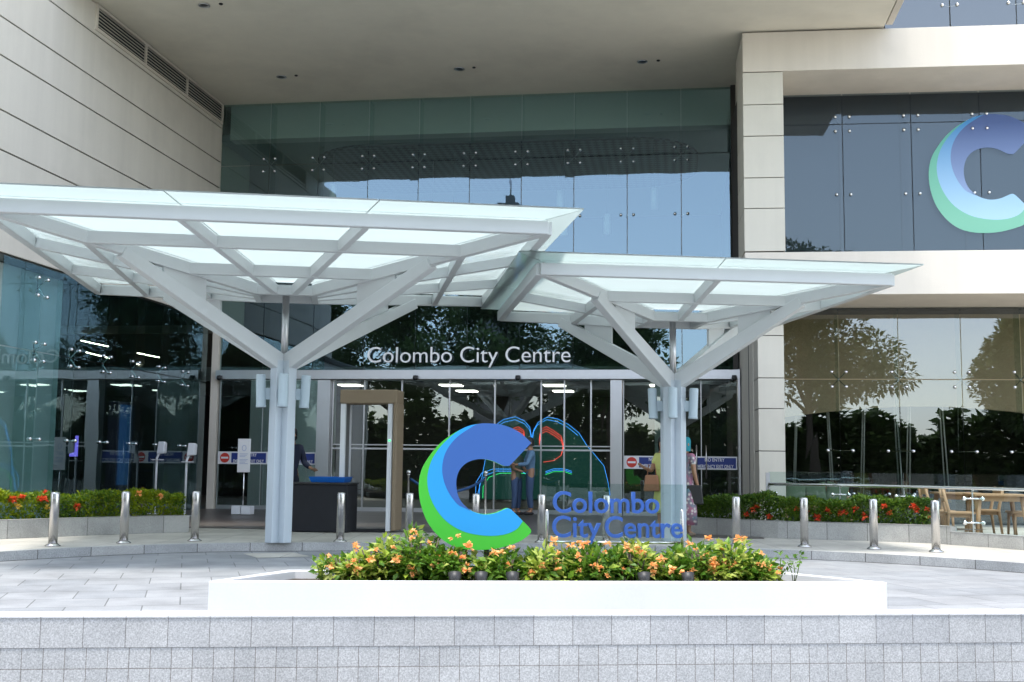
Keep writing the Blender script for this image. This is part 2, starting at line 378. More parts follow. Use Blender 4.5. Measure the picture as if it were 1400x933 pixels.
# glass panes, each a part, each very slightly out of true like real panes
rg = random.Random(3)
def pane(name, T, u0, u1, z0, z1, mat, parent=mall, gap=.011, th=.014, tilt=.0035):
    p = MB(); a, b, c_, d = [rg.uniform(-tilt, tilt) for _ in range(4)]
    vs = [(u0+gap, a, z0+gap), (u1-gap, b, z0+gap), (u1-gap, c_, z1-gap), (u0+gap, d, z1-gap)]
    p.add([T(Vector(v)) for v in vs]+[T(Vector((v[0], v[1]+th, v[2]))) for v in vs],
          [(0, 1, 2, 3), (7, 6, 5, 4), (0, 4, 5, 1), (1, 5, 6, 2), (2, 6, 7, 3), (3, 7, 4, 0)])
    return obj(name, p, mat, parent)
def fitting(T, u, z, parent=mall, four=True, du=.15, dz=.16, arms=True, one=0):
    f = MB(); n = T(Vector((0, -1, 0)))-T(Vector((0, 0, 0)))
    for i in ((-1, 1) if not one else (one,)):
        for j in ((-1, 1) if four else (0,)):
            c0 = T(Vector((u+i*du, -.02, z+j*dz))); f.ball(c0, .036, 7)
            f.tube([T(Vector((u+i*du, -.02, z+j*dz))), T(Vector((u+i*du*.9, .04, z+j*dz*.9))), T(Vector((u, .09, z)))], .014 if arms else .005, 6)
    return obj('glass_fitting', f, M['chrome'], parent)
TF = lambda p: Vector((p.x, YF+p.y, p.z))
ux = [XL+.01+(XR-XL-.01)*i/10 for i in range(11)]
rows = [3.505, 5.72, 8.68, 10.285]
for i in range(10):
    for a, b in zip(rows[:-1], rows[1:]): pane('glass_pane', TF, ux[i], ux[i+1], a, b, M['glass'])
    # glass fin behind the joint
    if i:
        fn = MB(); fn.box(ux[i]-.009, ux[i]+.009, YF+.03, YF+.42, 3.6, 10.28); obj('glass_fin', fn, M['glassB'], mall)
for i in range(1, 10):
    fitting(TF, ux[i], 8.68, arms=False); fitting(TF, ux[i], 7.22, four=False, arms=False); fitting(TF, ux[i], 5.72, arms=False)
# left glass wall
TL = lambda p: Vector((XL-.03-p.y, p.x, p.z))
uy = [26.72-1.247*i for i in range(8)]
for i in range(7):
    pane('glass_pane', TL, uy[i+1], uy[i], PZ, 3.19, M['glassL']); pane('glass_pane', TL, uy[i+1], uy[i], 3.19, 4.75, M['glassL'])
    if i:
        fitting(TL, uy[i], 3.19); fitting(TL, uy[i], 1.62, four=False)
    fn = MB(); fn.box(XL-.45, XL-.06, uy[i]-.009, uy[i]+.009, PZ, 4.74); obj('glass_fin', fn, M['glassB'], mall)
fitting(TL, uy[6], 4.37)
# lintel, doors
c = MB(); c.box(-11.24, XR-.01, 26.74, 27.06, 3.275, 3.497); obj('lintel', c, M['inox2'], mall, .008)
for x0, x1 in ((-8.66, -8.34), (-1.58, -1.31)):
    c = MB(); c.box(x0, x1, 26.8, 27.1, PZ, 3.27); obj('door_pillar', c, M['inox2'], mall, .006)
dx = [-8.33, -7.55, -6.62, -5.45, -4.35, -3.24, -2.69, -2.06, -1.59]
for a, b in zip(dx[:-1], dx[1:]):
    o = pane('sliding_door', TF, a, b, PZ+.06, 3.27, M['glassD'])
    c = MB()
    c.box(a, a+.035, 26.98, 27.04, PZ+.006, 3.27); c.box(a+.035, b, 26.985, 27.035, 1.60, 1.64); c.box(a+.035, b, 26.985, 27.035, 1.70, 1.725); c.box(a+.035, b, 26.975, 27.045, PZ+.006, PZ+.1)
    obj('frame', c, M['inox2'], o)
for a, b, hx in ((-11.2, -10.1, 0), (-10.1, -9.42, 1), (-9.42, -8.67, -1), (-1.29, -.4, 0), (-.4, .5, 1), (.5, XR-.02, -1)):
    o = pane('glass_door', TF, a, b, PZ+.06, 3.27, M['glassD'])
    c = MB(); c.box(a, a+.02, 26.98, 27.04, PZ+.006, 3.27); c.box(a+.02, b, 26.975, 27.045, PZ+.006, PZ+.1); obj('frame', c, M['inox2'], o)
    if hx:
        x = b-.1 if hx > 0 else a+.12
        c = MB(); c.tube([(x, 26.99, 1.0), (x, 26.92, 1.0), (x, 26.92, 1.75), (x, 26.99, 1.75)], .018, 8); obj('handle', c, M['inox'], o)
c = MB(); c.box(XR-.02, XR+.03, 26.72, 27.08, PZ, 3.5); obj('door_jamb', c, M['inox2'], mall)
for px in (300, 568, 708, 1004):
    p = atY(px, 516, 26.68); c = MB(); c.box(p.x-.05, p.x+.05, 26.66, 26.74, 3.32, 3.36); c.ball((p.x, 26.66, 3.30), .065, 8); obj('camera_dome', c, M['rubber'], mall)
# louvre vent
vent = MB(); vent.box(XL+.021, XL+.055, 20.5, 26.93, 9.74, 9.80); vent.box(XL+.021, XL+.055, 20.5, 26.93, 10.22, 10.27)
for y in (20.5, 22.62, 24.74, 26.86): vent.box(XL+.021, XL+.06, y, y+.07, 9.80, 10.22)
vo = obj('louvre_vent', vent, M['clad2'], mall)
v2 = MB(); v2.box(XL+.0205, XL+.024, 20.57, 26.86, 9.80, 10.22); obj('vent_backing', v2, M['black'], vo)
v3 = MB()
for k in range(6): v3.bar((XL+.045, 20.57, 9.84+k*.068), (XL+.045, 26.86, 9.84+k*.068), .04, .012, (.5, 0, 1))
obj('vent_slats', v3, M['clad3'], vo)
# downlights and sensors in the soffit
for (x, y), (x2, y2) in (((279, 7), (302, 5)), ((385, 105), (405, 103)), ((628, 94), (648, 92)), ((878, 84), (900, 82.5))):
    p = atZ(x, y, ZC); c = MB(); c.lathe((p.x, p.y, 0), [(.11, ZC-.002), (.12, ZC-.018), (.085, ZC-.02), (.08, ZC-.004)], 20); d = obj('downlight', c, M['inox2'], mall)
    c = MB(); c.lathe((p.x, p.y, 0), [(.08, ZC-.006), (.05, ZC-.008)], 16); obj('lens', c, M['film'], d)
    p = atZ(x2, y2, ZC); c = MB(); c.lathe((p.x, p.y, 0), [(.04, ZC-.001), (.04, ZC-.02), (.02, ZC-.03)], 12); obj('ceiling_sensor', c, M['rubber'], mall)

# right wing, turned 1.8 degrees
WA = R(1.8); WO = Vector((1.345, 23.5, 0)); WU = Vector((math.cos(WA), math.sin(WA), 0)); WV = Vector((-math.sin(WA), math.cos(WA), 0))
TW = lambda p, v=0: WO+WU*p.x+WV*p.y+Vector((0, 0, p.z))
def wpt(px, py, v): p = atPlane(px, py, WO+WV*v, WV); return (p-WO).dot(WU), p.z
UE = 15
def wbox(name, u0, u1, v0, v1, z0, z1, mat, bev=0, parent=mall): c = MB(); c.box(u0, u1, v0, v1, z0, z1, TW); return obj(name, c, mat, parent, bev)
zt = wpt(1300, 84, 0)[1]
wbox('beam', 0, UE, 0, 1.75, 9.41, 10.25, M['clad2'], .01)
wbox('beam', .0, UE, .0, 2.1, 4.735, 5.612, M['clad2'], .01)
ub, ut = wpt(1018, 345, 0)[0], wpt(1074, 345, 0)[0]
zs = [5.632]+[wpt(1040, y, 0)[1] for y in (285, 243, 186, 143)]+[9.40]
for a, b in zip(zs[:-1], zs[1:]): wbox('column_course', 0.0, ut, 0.012, 1.5, a+.008, b-.008, M['clad3'], .006)
wbox('column_core', .03, ut-.03, .05, 3.4, 5.62, 9.405, M['joint'])
c = MB(); c.box(1.365, 1.40, 23.9, 26.98, 5.62, ZC-.004); obj('return_wall', c, M['clad3'], mall)
c = MB(); c.box(1.25, 1.36, 26.9, 27.1, 3.5, ZC-.003); obj('edge_mullion', c, M['joint'], mall)
VC = .75; ua, ue = wpt(1037.5, 600, VC)[0], wpt(1073.5, 600, VC)[0]
zs = [PZ]+[wpt(1055, y, VC)[1] for y in (617, 559, 517, 459)]+[4.73]
for a, b in zip(zs[:-1], zs[1:]): wbox('column_course', ua, ue, VC, VC+1.1, a+.008, b-.008, M['clad3'], .006)
wbox('column_core', ua+.02, ue-.02, VC+.03, VC+1.05, PZ, 4.73, M['joint'])
uw, _ = wpt(1031, 650, 1.7); pw = TW(Vector((uw, 1.7, 0)))
c = MB(); c.prism([(1.385, 27.1, PZ), (pw.x, pw.y, PZ), (pw.x+.3, pw.y, PZ), (1.7, 27.1, PZ)], (0, 0, 4.62)); obj('return_wall', c, M['clad3'], mall)
# wing glazing
VG = 1.9
gx = [ue+.005]+[wpt(x, 519, VG)[0] for x in (1147, 1229, 1315, 1397)]; st = gx[-1]-gx[-2]
while gx[-1] < UE-1: gx.append(gx[-1]+st)
zj1 = wpt(1230, 519, VG)[1]; zj0 = wpt(1230, 617, VG)[1]; zlo = wpt(1230, 676, VG)[1]
TWG = lambda p: TW(Vector((p.x, VG+p.y, p.z)))
for i, (a, b) in enumerate(zip(gx[:-1], gx[1:])):
    pane('glass_pane', TWG, a, b, PZ, zj1, M['glassW']); pane('glass_pane', TWG, a, b, zj1, 4.73, M['glassW'])
    if i:
        c = MB(); c.box(a-.01, a+.01, VG+.03, VG+.4, PZ, 4.72, TW); obj('glass_fin', c, M['glassB'], mall)
        fitting(TWG, a, zj1); fitting(TWG, a, zj0, four=False, du=.26); fitting(TWG, a, zlo, four=False, du=.26)
    else: fitting(TWG, a, zj1, one=1, du=.06); fitting(TWG, a, zj0, four=False, one=1, du=.06)
VU = 1.6
hx = [ut+.005]+[wpt(x, 200, VU)[0] for x in (1152, 1246, 1340)]; st = hx[-1]-hx[-2]
while hx[-1] < UE-1: hx.append(hx[-1]+st)
zu = wpt(1250, 168, VU)[1]; zm = wpt(1250, 265, VU)[1]
TWU = lambda p: TW(Vector((p.x, VU+p.y, p.z)))
for i, (a, b) in enumerate(zip(hx[:-1], hx[1:])):
    pane('glass_pane', TWU, a, b, 5.614, zu, M['glassU']); pane('glass_pane', TWU, a, b, zu, 9.425, M['glassU'])
    if i: fitting(TWU, a, zu, arms=False); fitting(TWU, a, zm, four=False, arms=False)
wbox('blind_film', ut, UE, VU+.13, VU+.2, 5.62, 9.43, M['film'])
for x0, x1 in ((1147, 1154), (1231, 1247), (1317, 1341)):
    u = wpt(x0, 230, VU+.1)[0]; wbox('film_seam', u, u+.02, VU+.115, VU+.129, 5.63, 9.39, M['joint'])
# storey above the beam, at the top right
VT = .35; ux2 = [2.95+1.32*i for i in range(9)]; TWT = lambda p: TW(Vector((p.x, VT+p.y, p.z)))
for a, b in zip(ux2[:-1], ux2[1:]):
    pane('glass_pane', TWT, a, b, 10.255, 13.5, M['glassW'])
    fitting(TWT, b, wpt(1240, 9, VT)[1], four=False)
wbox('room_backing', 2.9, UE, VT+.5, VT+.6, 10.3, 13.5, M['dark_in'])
wbox('roof', 2.9, UE, VT, 9, 13.5, 14.0, M['clad2'])
# rooms behind the glass
I = mall
def ibox(name, x0, x1, y0, y1, z0, z1, mat): c = MB(); c.box(x0, x1, y0, y1, z0, z1); return obj(name, c, mat, I)
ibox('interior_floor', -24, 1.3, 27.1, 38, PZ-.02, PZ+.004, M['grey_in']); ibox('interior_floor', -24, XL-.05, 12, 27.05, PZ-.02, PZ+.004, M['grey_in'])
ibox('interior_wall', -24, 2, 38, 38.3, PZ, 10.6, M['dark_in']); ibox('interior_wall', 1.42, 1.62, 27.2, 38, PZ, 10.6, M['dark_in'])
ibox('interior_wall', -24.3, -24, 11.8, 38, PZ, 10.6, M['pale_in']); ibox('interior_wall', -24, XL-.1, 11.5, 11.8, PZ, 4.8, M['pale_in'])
ibox('bulkhead', XL, 1.4, 27.55, 27.95, 9.52, 10.5, M['bulk'])
ibox('interior_ceiling', -24, 1.4, 27.96, 38, 9.6, 9.8, M['pale_in'])
mm_ = MB(); x0, x1, y0, y1, rr = -9.9, .55, 28.5, 33.6, 1.9; pts = []
for cx, cy, a0 in ((x1-rr, y1-rr, 0), (x0+rr, y1-rr, 90), (x0+rr, y0+rr, 180), (x1-rr, y0+rr, 270)):
    for k in range(9): a = R(a0+k*11.25); pts.append((cx+rr*math.cos(a), cy+rr*math.sin(a), 9.5))
mm_.prism(pts, (0, 0, .08)); obj('mesh_ceiling_panel', mm_, M['mesh'], I)
ibox('interior_ceiling', -24, XL-.06, 11.8, 27.9, 4.76, 4.79, M['grey_in'])
ibox('gallery_slab', -24, 1.4, 31, 38, 3.55, 3.95, M['grey_in'])
ibox('partition', -24, -13.4, 30.2, 30.4, PZ, 3.5, M['dark_in'])
ibox('window_blind', -11.98, -11.93, 11.9, 20.75, PZ, 4.74, M['bulk'])
ibox('partition', -11.3, -9.0, 29.3, 29.5, PZ, 3.54, M['bulk'])
ibox('shop_column', -10.6, -9.9, 30, 30.7, PZ, 3.54, M['tan_in']); ibox('shop_column', -.6, -.1, 29, 29.5, PZ, 3.54, M['pale_in'])
for k in range(7):
    x, y = (-9.1, -6.6, -5.9, -3.1, -2.9, -1.9, -.6)[k], (29, 30, 29.4, 29.8, 28.9, 30.6, 29.3)[k]; z = 8.1-(k*37 % 10)*.12
    c = MB(); c.lathe((x, y, z), [(.09, 0), (.09, .55)], 14); pd = obj('pendant_lamp', c, M['pvc'], I); c = MB(); c.tube([(x, y, z+.55), (x, y, 9.55)], .008, 5); obj('cord', c, M['rubber'], pd)
for (xa, ya, xb, yb) in ((111, 466, 148, 474), (188, 483, 218, 489), (187, 498, 213, 502), (118, 482, 150, 490)):
    a, b = atZ(xa, ya, 4.66), atZ(xb, yb, 4.66); c = MB(); c.bar(a, b, .025, .02); obj('strip_lamp', c, M['strip'], I)
for x in (-9.5, -6.5, -3.5, -.5):  # added glowing panels that brighten the dark hall, not known fixtures
    for y in (32.5, 35): c = MB(); c.box(x-.3, x+.3, y-.3, y+.3, 3.52, 3.549); obj('hall_fill_panel', c, M['fill_glow'], I)
# wing interior
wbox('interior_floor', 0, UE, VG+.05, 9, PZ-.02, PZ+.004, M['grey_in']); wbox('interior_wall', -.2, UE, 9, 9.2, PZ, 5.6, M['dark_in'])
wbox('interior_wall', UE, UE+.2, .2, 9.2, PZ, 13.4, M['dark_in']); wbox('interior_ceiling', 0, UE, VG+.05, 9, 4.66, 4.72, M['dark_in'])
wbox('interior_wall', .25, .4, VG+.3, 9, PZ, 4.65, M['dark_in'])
bh = MB(); ua_, pts = ue, []
for k in range(21): u = ue+(UE-.1-ue)*k/20; pts.append(TW(Vector((u, 2.45, 2.35+.28*math.sin(k/20*math.pi*2.2)))))
pts += [TW(Vector((UE-.1, 2.45, 4.65))), TW(Vector((ue, 2.45, 4.65)))]
bh.prism(pts, WV*.15); obj('bulkhead', bh, M['tan_in'], I)

# ------------------------------------------------------------------ lettering
def text_letters(body, parent, mat, place, name='letter', bold=0.0, depth=.03, width=None, height=None, space=1.0, label_parts=False):
    """each character its own mesh; place(x, y, z)->world, x along the word 0..width, y up"""
    cu = bpy.data.curves.new('t', 'FONT'); cu.body = body; cu.space_character = space; cu.size = 1
    ob = bpy.data.objects.new('t', cu)
    def bb(txt, off=0, ext=0):
        cu.body = txt; cu.offset = off; cu.extrude = ext; me = ob.to_mesh(); me2 = me.copy(); ob.to_mesh_clear()
        xs = [v.co.x for v in me2.vertices]; return me2, (min(xs) if xs else 0), (max(xs) if xs else 0)
    me, fx0, fx1 = bb(body); ys = [v.co.y for v in bb('C')[0].vertices]; cap = max(ys)
    sx = width/(fx1-fx0) if width else None; sy = height/cap if height else sx
    if not sx: sx = sy
    outs = []
    for i, ch in enumerate(body):
        if ch == ' ': continue
        _, _, pmax = bb(body[:i+1]); me, c0, c1 = bb(ch); shift = pmax-c1
        me, _, _ = bb(ch, bold, .5)
        for v in me.vertices: v.co = place((v.co.x+shift-fx0)*sx, v.co.y*sy, v.co.z*depth)
        me.materials.clear(); me.name = name
        outs.append(link_mesh(name, me, mat, parent))
    bpy.data.objects.remove(ob); bpy.data.curves.remove(cu)
    return outs
sg = empty('wall_sign', (-5, 26.9, 3.6), 'silver raised letters spelling Colombo City Centre on the glass above the doors', 'sign')
a, b = atY(502, 496, 26.85), atY(780, 496, 26.85)
text_letters('Colombo City Centre', sg, M['letter_grey'], lambda x, y, z: Vector((a.x+x, 26.87-z, a.z+y)), bold=-.006, depth=.05, width=b.x-a.x, height=.38)

# no-entry strips on the doors
def strip_sign(label, x0, x1, z0, z1, circ, panels):
    s = empty('no_entry_sign', ((x0+x1)/2, 26.97, z0), label, 'sign', 'no entry strips on the glass doors')
    c = MB(); c.box(x0, x1, 26.945, 26.955, z0, z1); obj('board', c, M['signw'], s)
    zm_ = (z0+z1)/2; h = z1-z0
    for cx in circ:
        c = MB(); c.prism([(cx+h*.4*math.cos(t*math.pi/14), 26.943, zm_+h*.4*math.sin(t*math.pi/14)) for t in range(28)], (0, -.004, 0)); o = obj('red_disc', c, M['signr'], s)
        c = MB(); c.box(cx-h*.3, cx+h*.3, 26.934, 26.938, zm_-h*.075, zm_+h*.075); obj('white_bar', c, M['signw'], o)
    for p0, p1 in panels:
        c = MB(); c.box(p0, p1, 26.938, 26.944, z0+.03, z1-.03); o = obj('navy_panel', c, M['navy'], s)
        wd = (p1-p0)
        text_letters('NO ENTRY', o, M['signw'], lambda x, y, z: Vector((p0+wd*.27+x, 26.936-z*.5, zm_+.035+y)), depth=.004, width=wd*.46, height=.075, bold=.012)
        text_letters('EMERGENCY EXIT ONLY', o, M['signw'], lambda x, y, z: Vector((p0+wd*.06+x, 26.936-z*.5, zm_-.115+y)), depth=.004, width=wd*.88, height=.075, bold=.012)
Zs0, Zs1 = 1.215, 1.515
strip_sign('white strip with red no entry disc and navy panels across the left-hand doors', -11.18, -8.68, Zs0, Zs1, (-11.0, -9.75), ((-10.83, -9.95), (-9.55, -8.72)))
strip_sign('white strip with red no entry disc and navy panels across the right-hand doors', -1.27, 1.32, Zs0-.01, Zs1-.01, (-1.09, .08), ((-.92, -.08), (.33, 1.29)))
#--SPLIT2--
# ------------------------------------------------------------------ canopies
def canopy(name, label, cx, cy, hw, hd, ang, ze, drop, rings, nspoke, head_z, arm_t, lipw, colpx):
    root = empty(name, (cx, cy, PZ), label, 'canopy', 'steel and glass tree canopies over the drop-off')
    ca, sa = math.cos(ang), math.sin(ang)
    def W(x, y, z): return Vector((cx+ca*x-sa*y, cy+sa*x+ca*y, z))
    zb = lambda t: ze-drop*(1-t)
    bd, bw = .165, .11
    cor = [(-1, -1), (1, -1), (1, 1), (-1, 1)]
    def P(sx, sy, t, dz=0): return W(sx*hw*t, sy*hd*t, zb(t)+dz)
    e = MB()
    for k in range(4):
        a, b = cor[k], cor[(k+1) % 4]
        e.bar(P(*a, 1, bd/2), P(*b, 1, bd/2), bw, bd)
    obj('edge_frame', e, M['steel'], root, .012)
    for t in rings:
        rgm = MB()
        for k in range(4):
            a, b = cor[k], cor[(k+1) % 4]; h = bd*(.92 if t > .2 else .75)
            rgm.bar(P(*a, t, h/2+.004), P(*b, t, h/2+.004), bw*.85, h)
        obj('ring_beam', rgm, M['steel'], root, .008)
    for a in cor:
        h = MB(); h.bar(P(*a, .99, bd/2-.004), P(*a, rings[-1], bd/2-.004), bw*.95, bd*.95); obj('hip_rafter', h, M['steel'], root, .008)
    for k in range(4):
        a, b = cor[k], cor[(k+1) % 4]
        for j in range(1, nspoke+1):
            f = j/(nspoke+1); mx, my = a[0]+(b[0]-a[0])*f, a[1]+(b[1]-a[1])*f
            g_ = .38 if nspoke > 1 else .5
            f2 = f if nspoke == 1 else (.34+.32*(j-1))
            nx, ny = a[0]+(b[0]-a[0])*f2, a[1]+(b[1]-a[1])*f2; t = rings[-1]
            h = MB(); h.bar(P(mx, my, .985, bd/2-.008), P(nx, ny, t, bd/2-.008), bw*.8, bd*.85); obj('rafter', h, M['steel'], root, .008)
    # roof glass: one sheet per bay, with a lip outside the frame
    gz = bd+.03
    L = 1+lipw/hw
    for k in range(4):
        a, b = cor[k], cor[(k+1) % 4]
        for j in range(nspoke+1):
            f0, f1 = j/(nspoke+1), (j+1)/(nspoke+1)
            q0 = [a[i]+(b[i]-a[i])*f0 for i in (0, 1)]; q1 = [a[i]+(b[i]-a[i])*f1 for i in (0, 1)]
            gap = .003
            for (t0, t1, mm, nm) in ((rings[-1]*.9, 1.0, 'frost', 'roof_glass'), (1.0, L, 'lip', 'glass_lip')):
                vs = [P(*q0, t0, gz), P(*q1, t0, gz), P(*q1, t1, gz), P(*q0, t1, gz)]
                ex = (vs[1]-vs[0]).normalized()*gap*2; vs = [vs[0]+ex, vs[1]-ex, vs[2]-ex, vs[3]+ex]
                if t1 > 1: vs = [vs[0]+(vs[3]-vs[0]).normalized()*.004, vs[1]+(vs[2]-vs[1]).normalized()*.004, vs[2], vs[3]]
                gm = MB(); gm.prism(vs, (0, 0, .018)); obj(nm, gm, M[mm], root)
    # four-legged column whose legs bend out into the arms
    hz = head_z; off = .115; lw = .145
    for a in cor:
        dirv = Vector((a[0]*hw, a[1]*hd, 0)).normalized()
        base = W(dirv.x*off, dirv.y*off, PZ); top = W(dirv.x*off, dirv.y*off, hz)
        tang = W(dirv.x, dirv.y, 0)-W(0, 0, 0)
        lg = MB(); lg.bar(base, top, lw, lw, tang)
        obj('leg', lg, M['steel2'], root, .01)
        tip = P(*a, arm_t, .0)
        am = MB(); am.bar(top+Vector((0, 0, -.03))-tang*.03, tip+Vector((0, 0, .03)), lw*.98, .24, (0, 0, 1), lw*.9, .16); ao = obj('arm', am, M['steel'], root, .01)
        # gusset plate between arm and hip
        def arm_at(s): return top+(tip-top)*s
        p1, p2 = arm_at(.50), arm_at(.76)
        t1 = ((p1-W(0, 0, p1.z)).length)/Vector((hw, hd, 0)).length; t2 = ((p2-W(0, 0, p2.z)).length)/Vector((hw, hd, 0)).length
        sd_ = Vector((-tang.y, tang.x, 0))*.02
        gp = MB(); gp.prism([p1-sd_, p2-sd_, P(*a, t2, .02)-sd_, P(*a, t1, .02)-sd_], sd_*2); obj('gusset', gp, M['steel'], root)
    c = MB(); c.box(-.09, .09, -.09, .09, PZ, hz-.05, lambda p: W(p.x, p.y, p.z)); obj('core', c, M['steel2'], root)
    c = MB(); c.tube([W(0, 0, hz-.08), W(0, 0, zb(rings[-1])+.1)], .05, 16); obj('drain_pipe', c, M['inox2'], root)
    c = MB(); c.box(-rings[-1]*hw, rings[-1]*hw, -rings[-1]*hd, rings[-1]*hd, zb(rings[-1])+.12, zb(rings[-1])+.15, lambda p: W(p.x, p.y, p.z)); obj('gutter_tray', c, M['steel'], root)
    return root, W
c1, W1 = canopy('canopy', 'larger taller steel and frosted glass canopy beside the walk-through detector', -5.62, 15.82, 3.27, 3.21, R(16.6), 4.03, .50, [.71, .375, .125], 2, 2.70, .60, .37, 370)
c2, W2 = canopy('canopy', 'smaller lower steel and frosted glass canopy in front of the beige column', -.088, 17.93, 2.44, 2.44, R(15), 3.75, .38, [.55, .18], 1, 2.58, .62, .32, 921)
def lamp(label, W, x, y, z0, h, tilt):
    p = W(x, y, z0); d = W(x, y, 0)-W(0, 0, 0); d.z = 0; d.normalize()
    root = empty('cylinder_lamp', p, label, 'lamp', 'cylinder lamps on the canopy columns')
    a = p; b = p+Vector((0, 0, h))+d*tilt
    c = MB(); c.tube([a, a+(b-a)*.07, a+(b-a)*.075, b-(b-a)*.03, b], [.072, .072, .068, .068, .060], 20); obj('housing', c, M['lampm'], root, 0)
    c = MB(); q = a+(b-a)*.42; c.bar(q-d*.02, W(0, 0, q.z)+d*.15, .05, .16); obj('bracket', c, M['lampm'], root)
    c = MB(); c.lathe(a, [(.06, -.004), (.04, -.006)], 14); obj('lens', c, M['film'], root)
for W, za, nm, fa in ((W1, 2.02, 'larger', -87), (W2, 1.98, 'smaller', -105)):
    for ang, wd in ((fa, 'front'), (fa+76, 'right-hand'), (fa-76, 'left-hand')):
        lamp(f'pale grey cylinder lamp on the {wd} side of the {nm} canopy column', W, (.31)*math.cos(R(ang)), (.31)*math.sin(R(ang)), za, .47, .01 if wd == 'front' else .02)

# ------------------------------------------------------------------ bollards
def make_bollard(loc, label):
    b = empty('bollard', loc, label, 'bollard', 'stainless bollards along the kerb'); x, y, z = loc
    c = MB(); c.lathe((x, y, z), [(.058, .02), (.058, .68), (.052, .70), (.02, .705)], 24); obj('post', c, M['inox'], b)
    c = MB(); c.lathe((x, y, z), [(.10, 0), (.098, .012), (.066, .03), (.058, .04)], 24); obj('base_flange', c, M['inox'], b)
    return b
bl = [(72, 747, 'leftmost bollard, in front of the left granite hedge planter'), (169, 743, 'second bollard from the left end, before the left hedge'), (266, 740, 'bollard between the left hedge end and the larger canopy column'),
      (465, 741, 'bollard in front of the black table and the detector'), (559, 741, 'bollard half hidden by the orange flowers left of the C emblem'), (650, 742, 'bollard seen through the hollow of the C emblem'),
      (740, 742, 'bollard just right of the C emblem at the glass sign edge'), (829, 743, 'bollard behind the blue glass sign letters'), (1007, 746, 'first bollard right of the smaller canopy column'),
      (1100, 748, 'bollard before the middle of the right hedge'), (1195, 751, 'second bollard from the right end, before the right hedge'), (1280, 755, 'rightmost bollard, beside the cafe tables')]
b0 = None
for x, y, lb in bl:
    p = atZ(x, y, PZ)
    if b0 is None: b0 = make_bollard(p, lb)
    else: dup(b0, p, label=lb)

# ------------------------------------------------------------------ front granite wall
A, B_ = atZ(0, 843, .44), atZ(1400, 839, .44); e = (B_-A); e.z = 0; e.normalize(); nrm = Vector((-e.y, e.x, 0))
a0, a1 = A-e*4, B_+e*4
gw = empty('granite_wall', ((a0.x+a1.x)/2, (a0.y+a1.y)/2, 0), 'low speckled grey granite block wall in front of the driveway', 'wall')
L0, L1 = (a0.x, a0.y), (a1.x, a1.y)
zr = atPlane(700, 882.5, A, nrm).z
c = MB(); c.strip([L0, L1], zr, .432); tc = obj('top_course', c, M['granite_top'], gw, fixn=False)
s2 = [(p[0]+nrm.x*.003, p[1]+nrm.y*.003) for p in (L0, L1)]
c = MB(); c.strip(s2, zr-.106*5, zr)
for k in c.uv: c.uv[k] = [(u, v-zr+.106*6) for u, v in c.uv[k]]
obj('lower_course', c, M['granite_low'], gw, fixn=False)
n1 = [(p[0]+nrm.x*.2, p[1]+nrm.y*.2) for p in (L0, L1)]; f1 = [(p[0]-nrm.x*.004, p[1]-nrm.y*.004) for p in (L0, L1)]
c = MB(); c.flat(f1, n1, .44); c.strip(f1, .432, .44); c.strip(n1[::-1], 0, .44); obj('cap', c, M['granite_cap'], gw, fixn=False)

# ------------------------------------------------------------------ white planter
pA, pB = atZ(285, 795, .33), atZ(1213, 796.5, .33); pe = (pB-pA); pe.z = 0; PL = pe.length; pe.normalize(); pn = Vector((-pe.y, pe.x, 0))
PT = lambda p: pA*1+pe*p.x+pn*p.y+Vector((0, 0, p.z-.33))
pl = empty('planter', PT(Vector((PL/2, .4, 0))), 'long low white painted planter holding the C emblem and flowers', 'planter')
def trap(i0, z): return [PT(Vector(v)) for v in ((i0*1.0, i0, z), (PL-i0*1.0, i0, z), (PL-.62-i0*.8, .98-i0, z), (.5+i0*.8, .98-i0, z))]
o0, i1 = trap(0, .33), trap(.085, .33); lo = trap(0, -.05); li = trap(.085, .25)
c = MB(); V = o0+i1+lo+li; F = []
for k in range(4):
    j = (k+1) % 4; F += [(k, j, 4+j, 4+k), (8+k, 8+j, j, k), (4+k, 4+j, 12+j, 12+k)]
c.add(V, F); obj('shell', c, M['white'], pl, .008)
c = MB(); c.add(trap(.08, .265), [(0, 1, 2, 3)]); obj('soil', c, M['soil'], pl)
def ppt(px, py, off): p = atPlane(px, py, pA+pn*off, pn); d = p-pA; return Vector((d.dot(pe), off, p.z))

# C emblem
cpx = lambda q: (560+q[0]/3.5, 560+q[1]/3.5)
OUT = [(582, 160), (543, 122), (500, 95), (450, 76), (400, 68), (350, 68), (300, 76), (240, 98), (180, 135), (130, 180), (90, 232), (60, 285), (46, 340), (45, 400), (55, 460), (78, 525), (110, 575), (150, 617), (200, 650), (260, 668), (330, 673), (400, 668), (460, 655), (520, 635), (560, 610), (581, 588), (582, 578)]
ENDL = [(570, 562), (530, 522), (493, 486), (478, 475), (463, 474)]
HB = [(440, 484), (410, 496), (370, 503), (330, 498), (290, 482)]
HL = [(258, 455), (235, 420), (224, 375), (225, 330), (238, 292), (264, 262), (300, 244), (345, 237), (390, 244), (425, 259), (448, 269), (468, 270), (488, 260)]
BLB = [(330, 69), (280, 95), (230, 130), (190, 175), (165, 225), (156, 280), (161, 330), (178, 380), (205, 425), (240, 462), (290, 484)]
CYO = [(335, 69), (280, 80), (230, 105), (180, 145), (135, 195), (103, 250), (87, 310), (86, 360), (96, 410), (120, 465), (160, 520), (210, 560), (270, 588), (340, 602), (400, 605), (450, 599), (490, 586), (520, 566), (541, 536)]
GREEN = OUT+ENDL+HB+HL
CYAN = OUT[:5]+CYO+[(530, 522), (493, 486), (478, 475), (463, 474)]+HB+HL
BLUE = OUT[:5]+BLB+HL
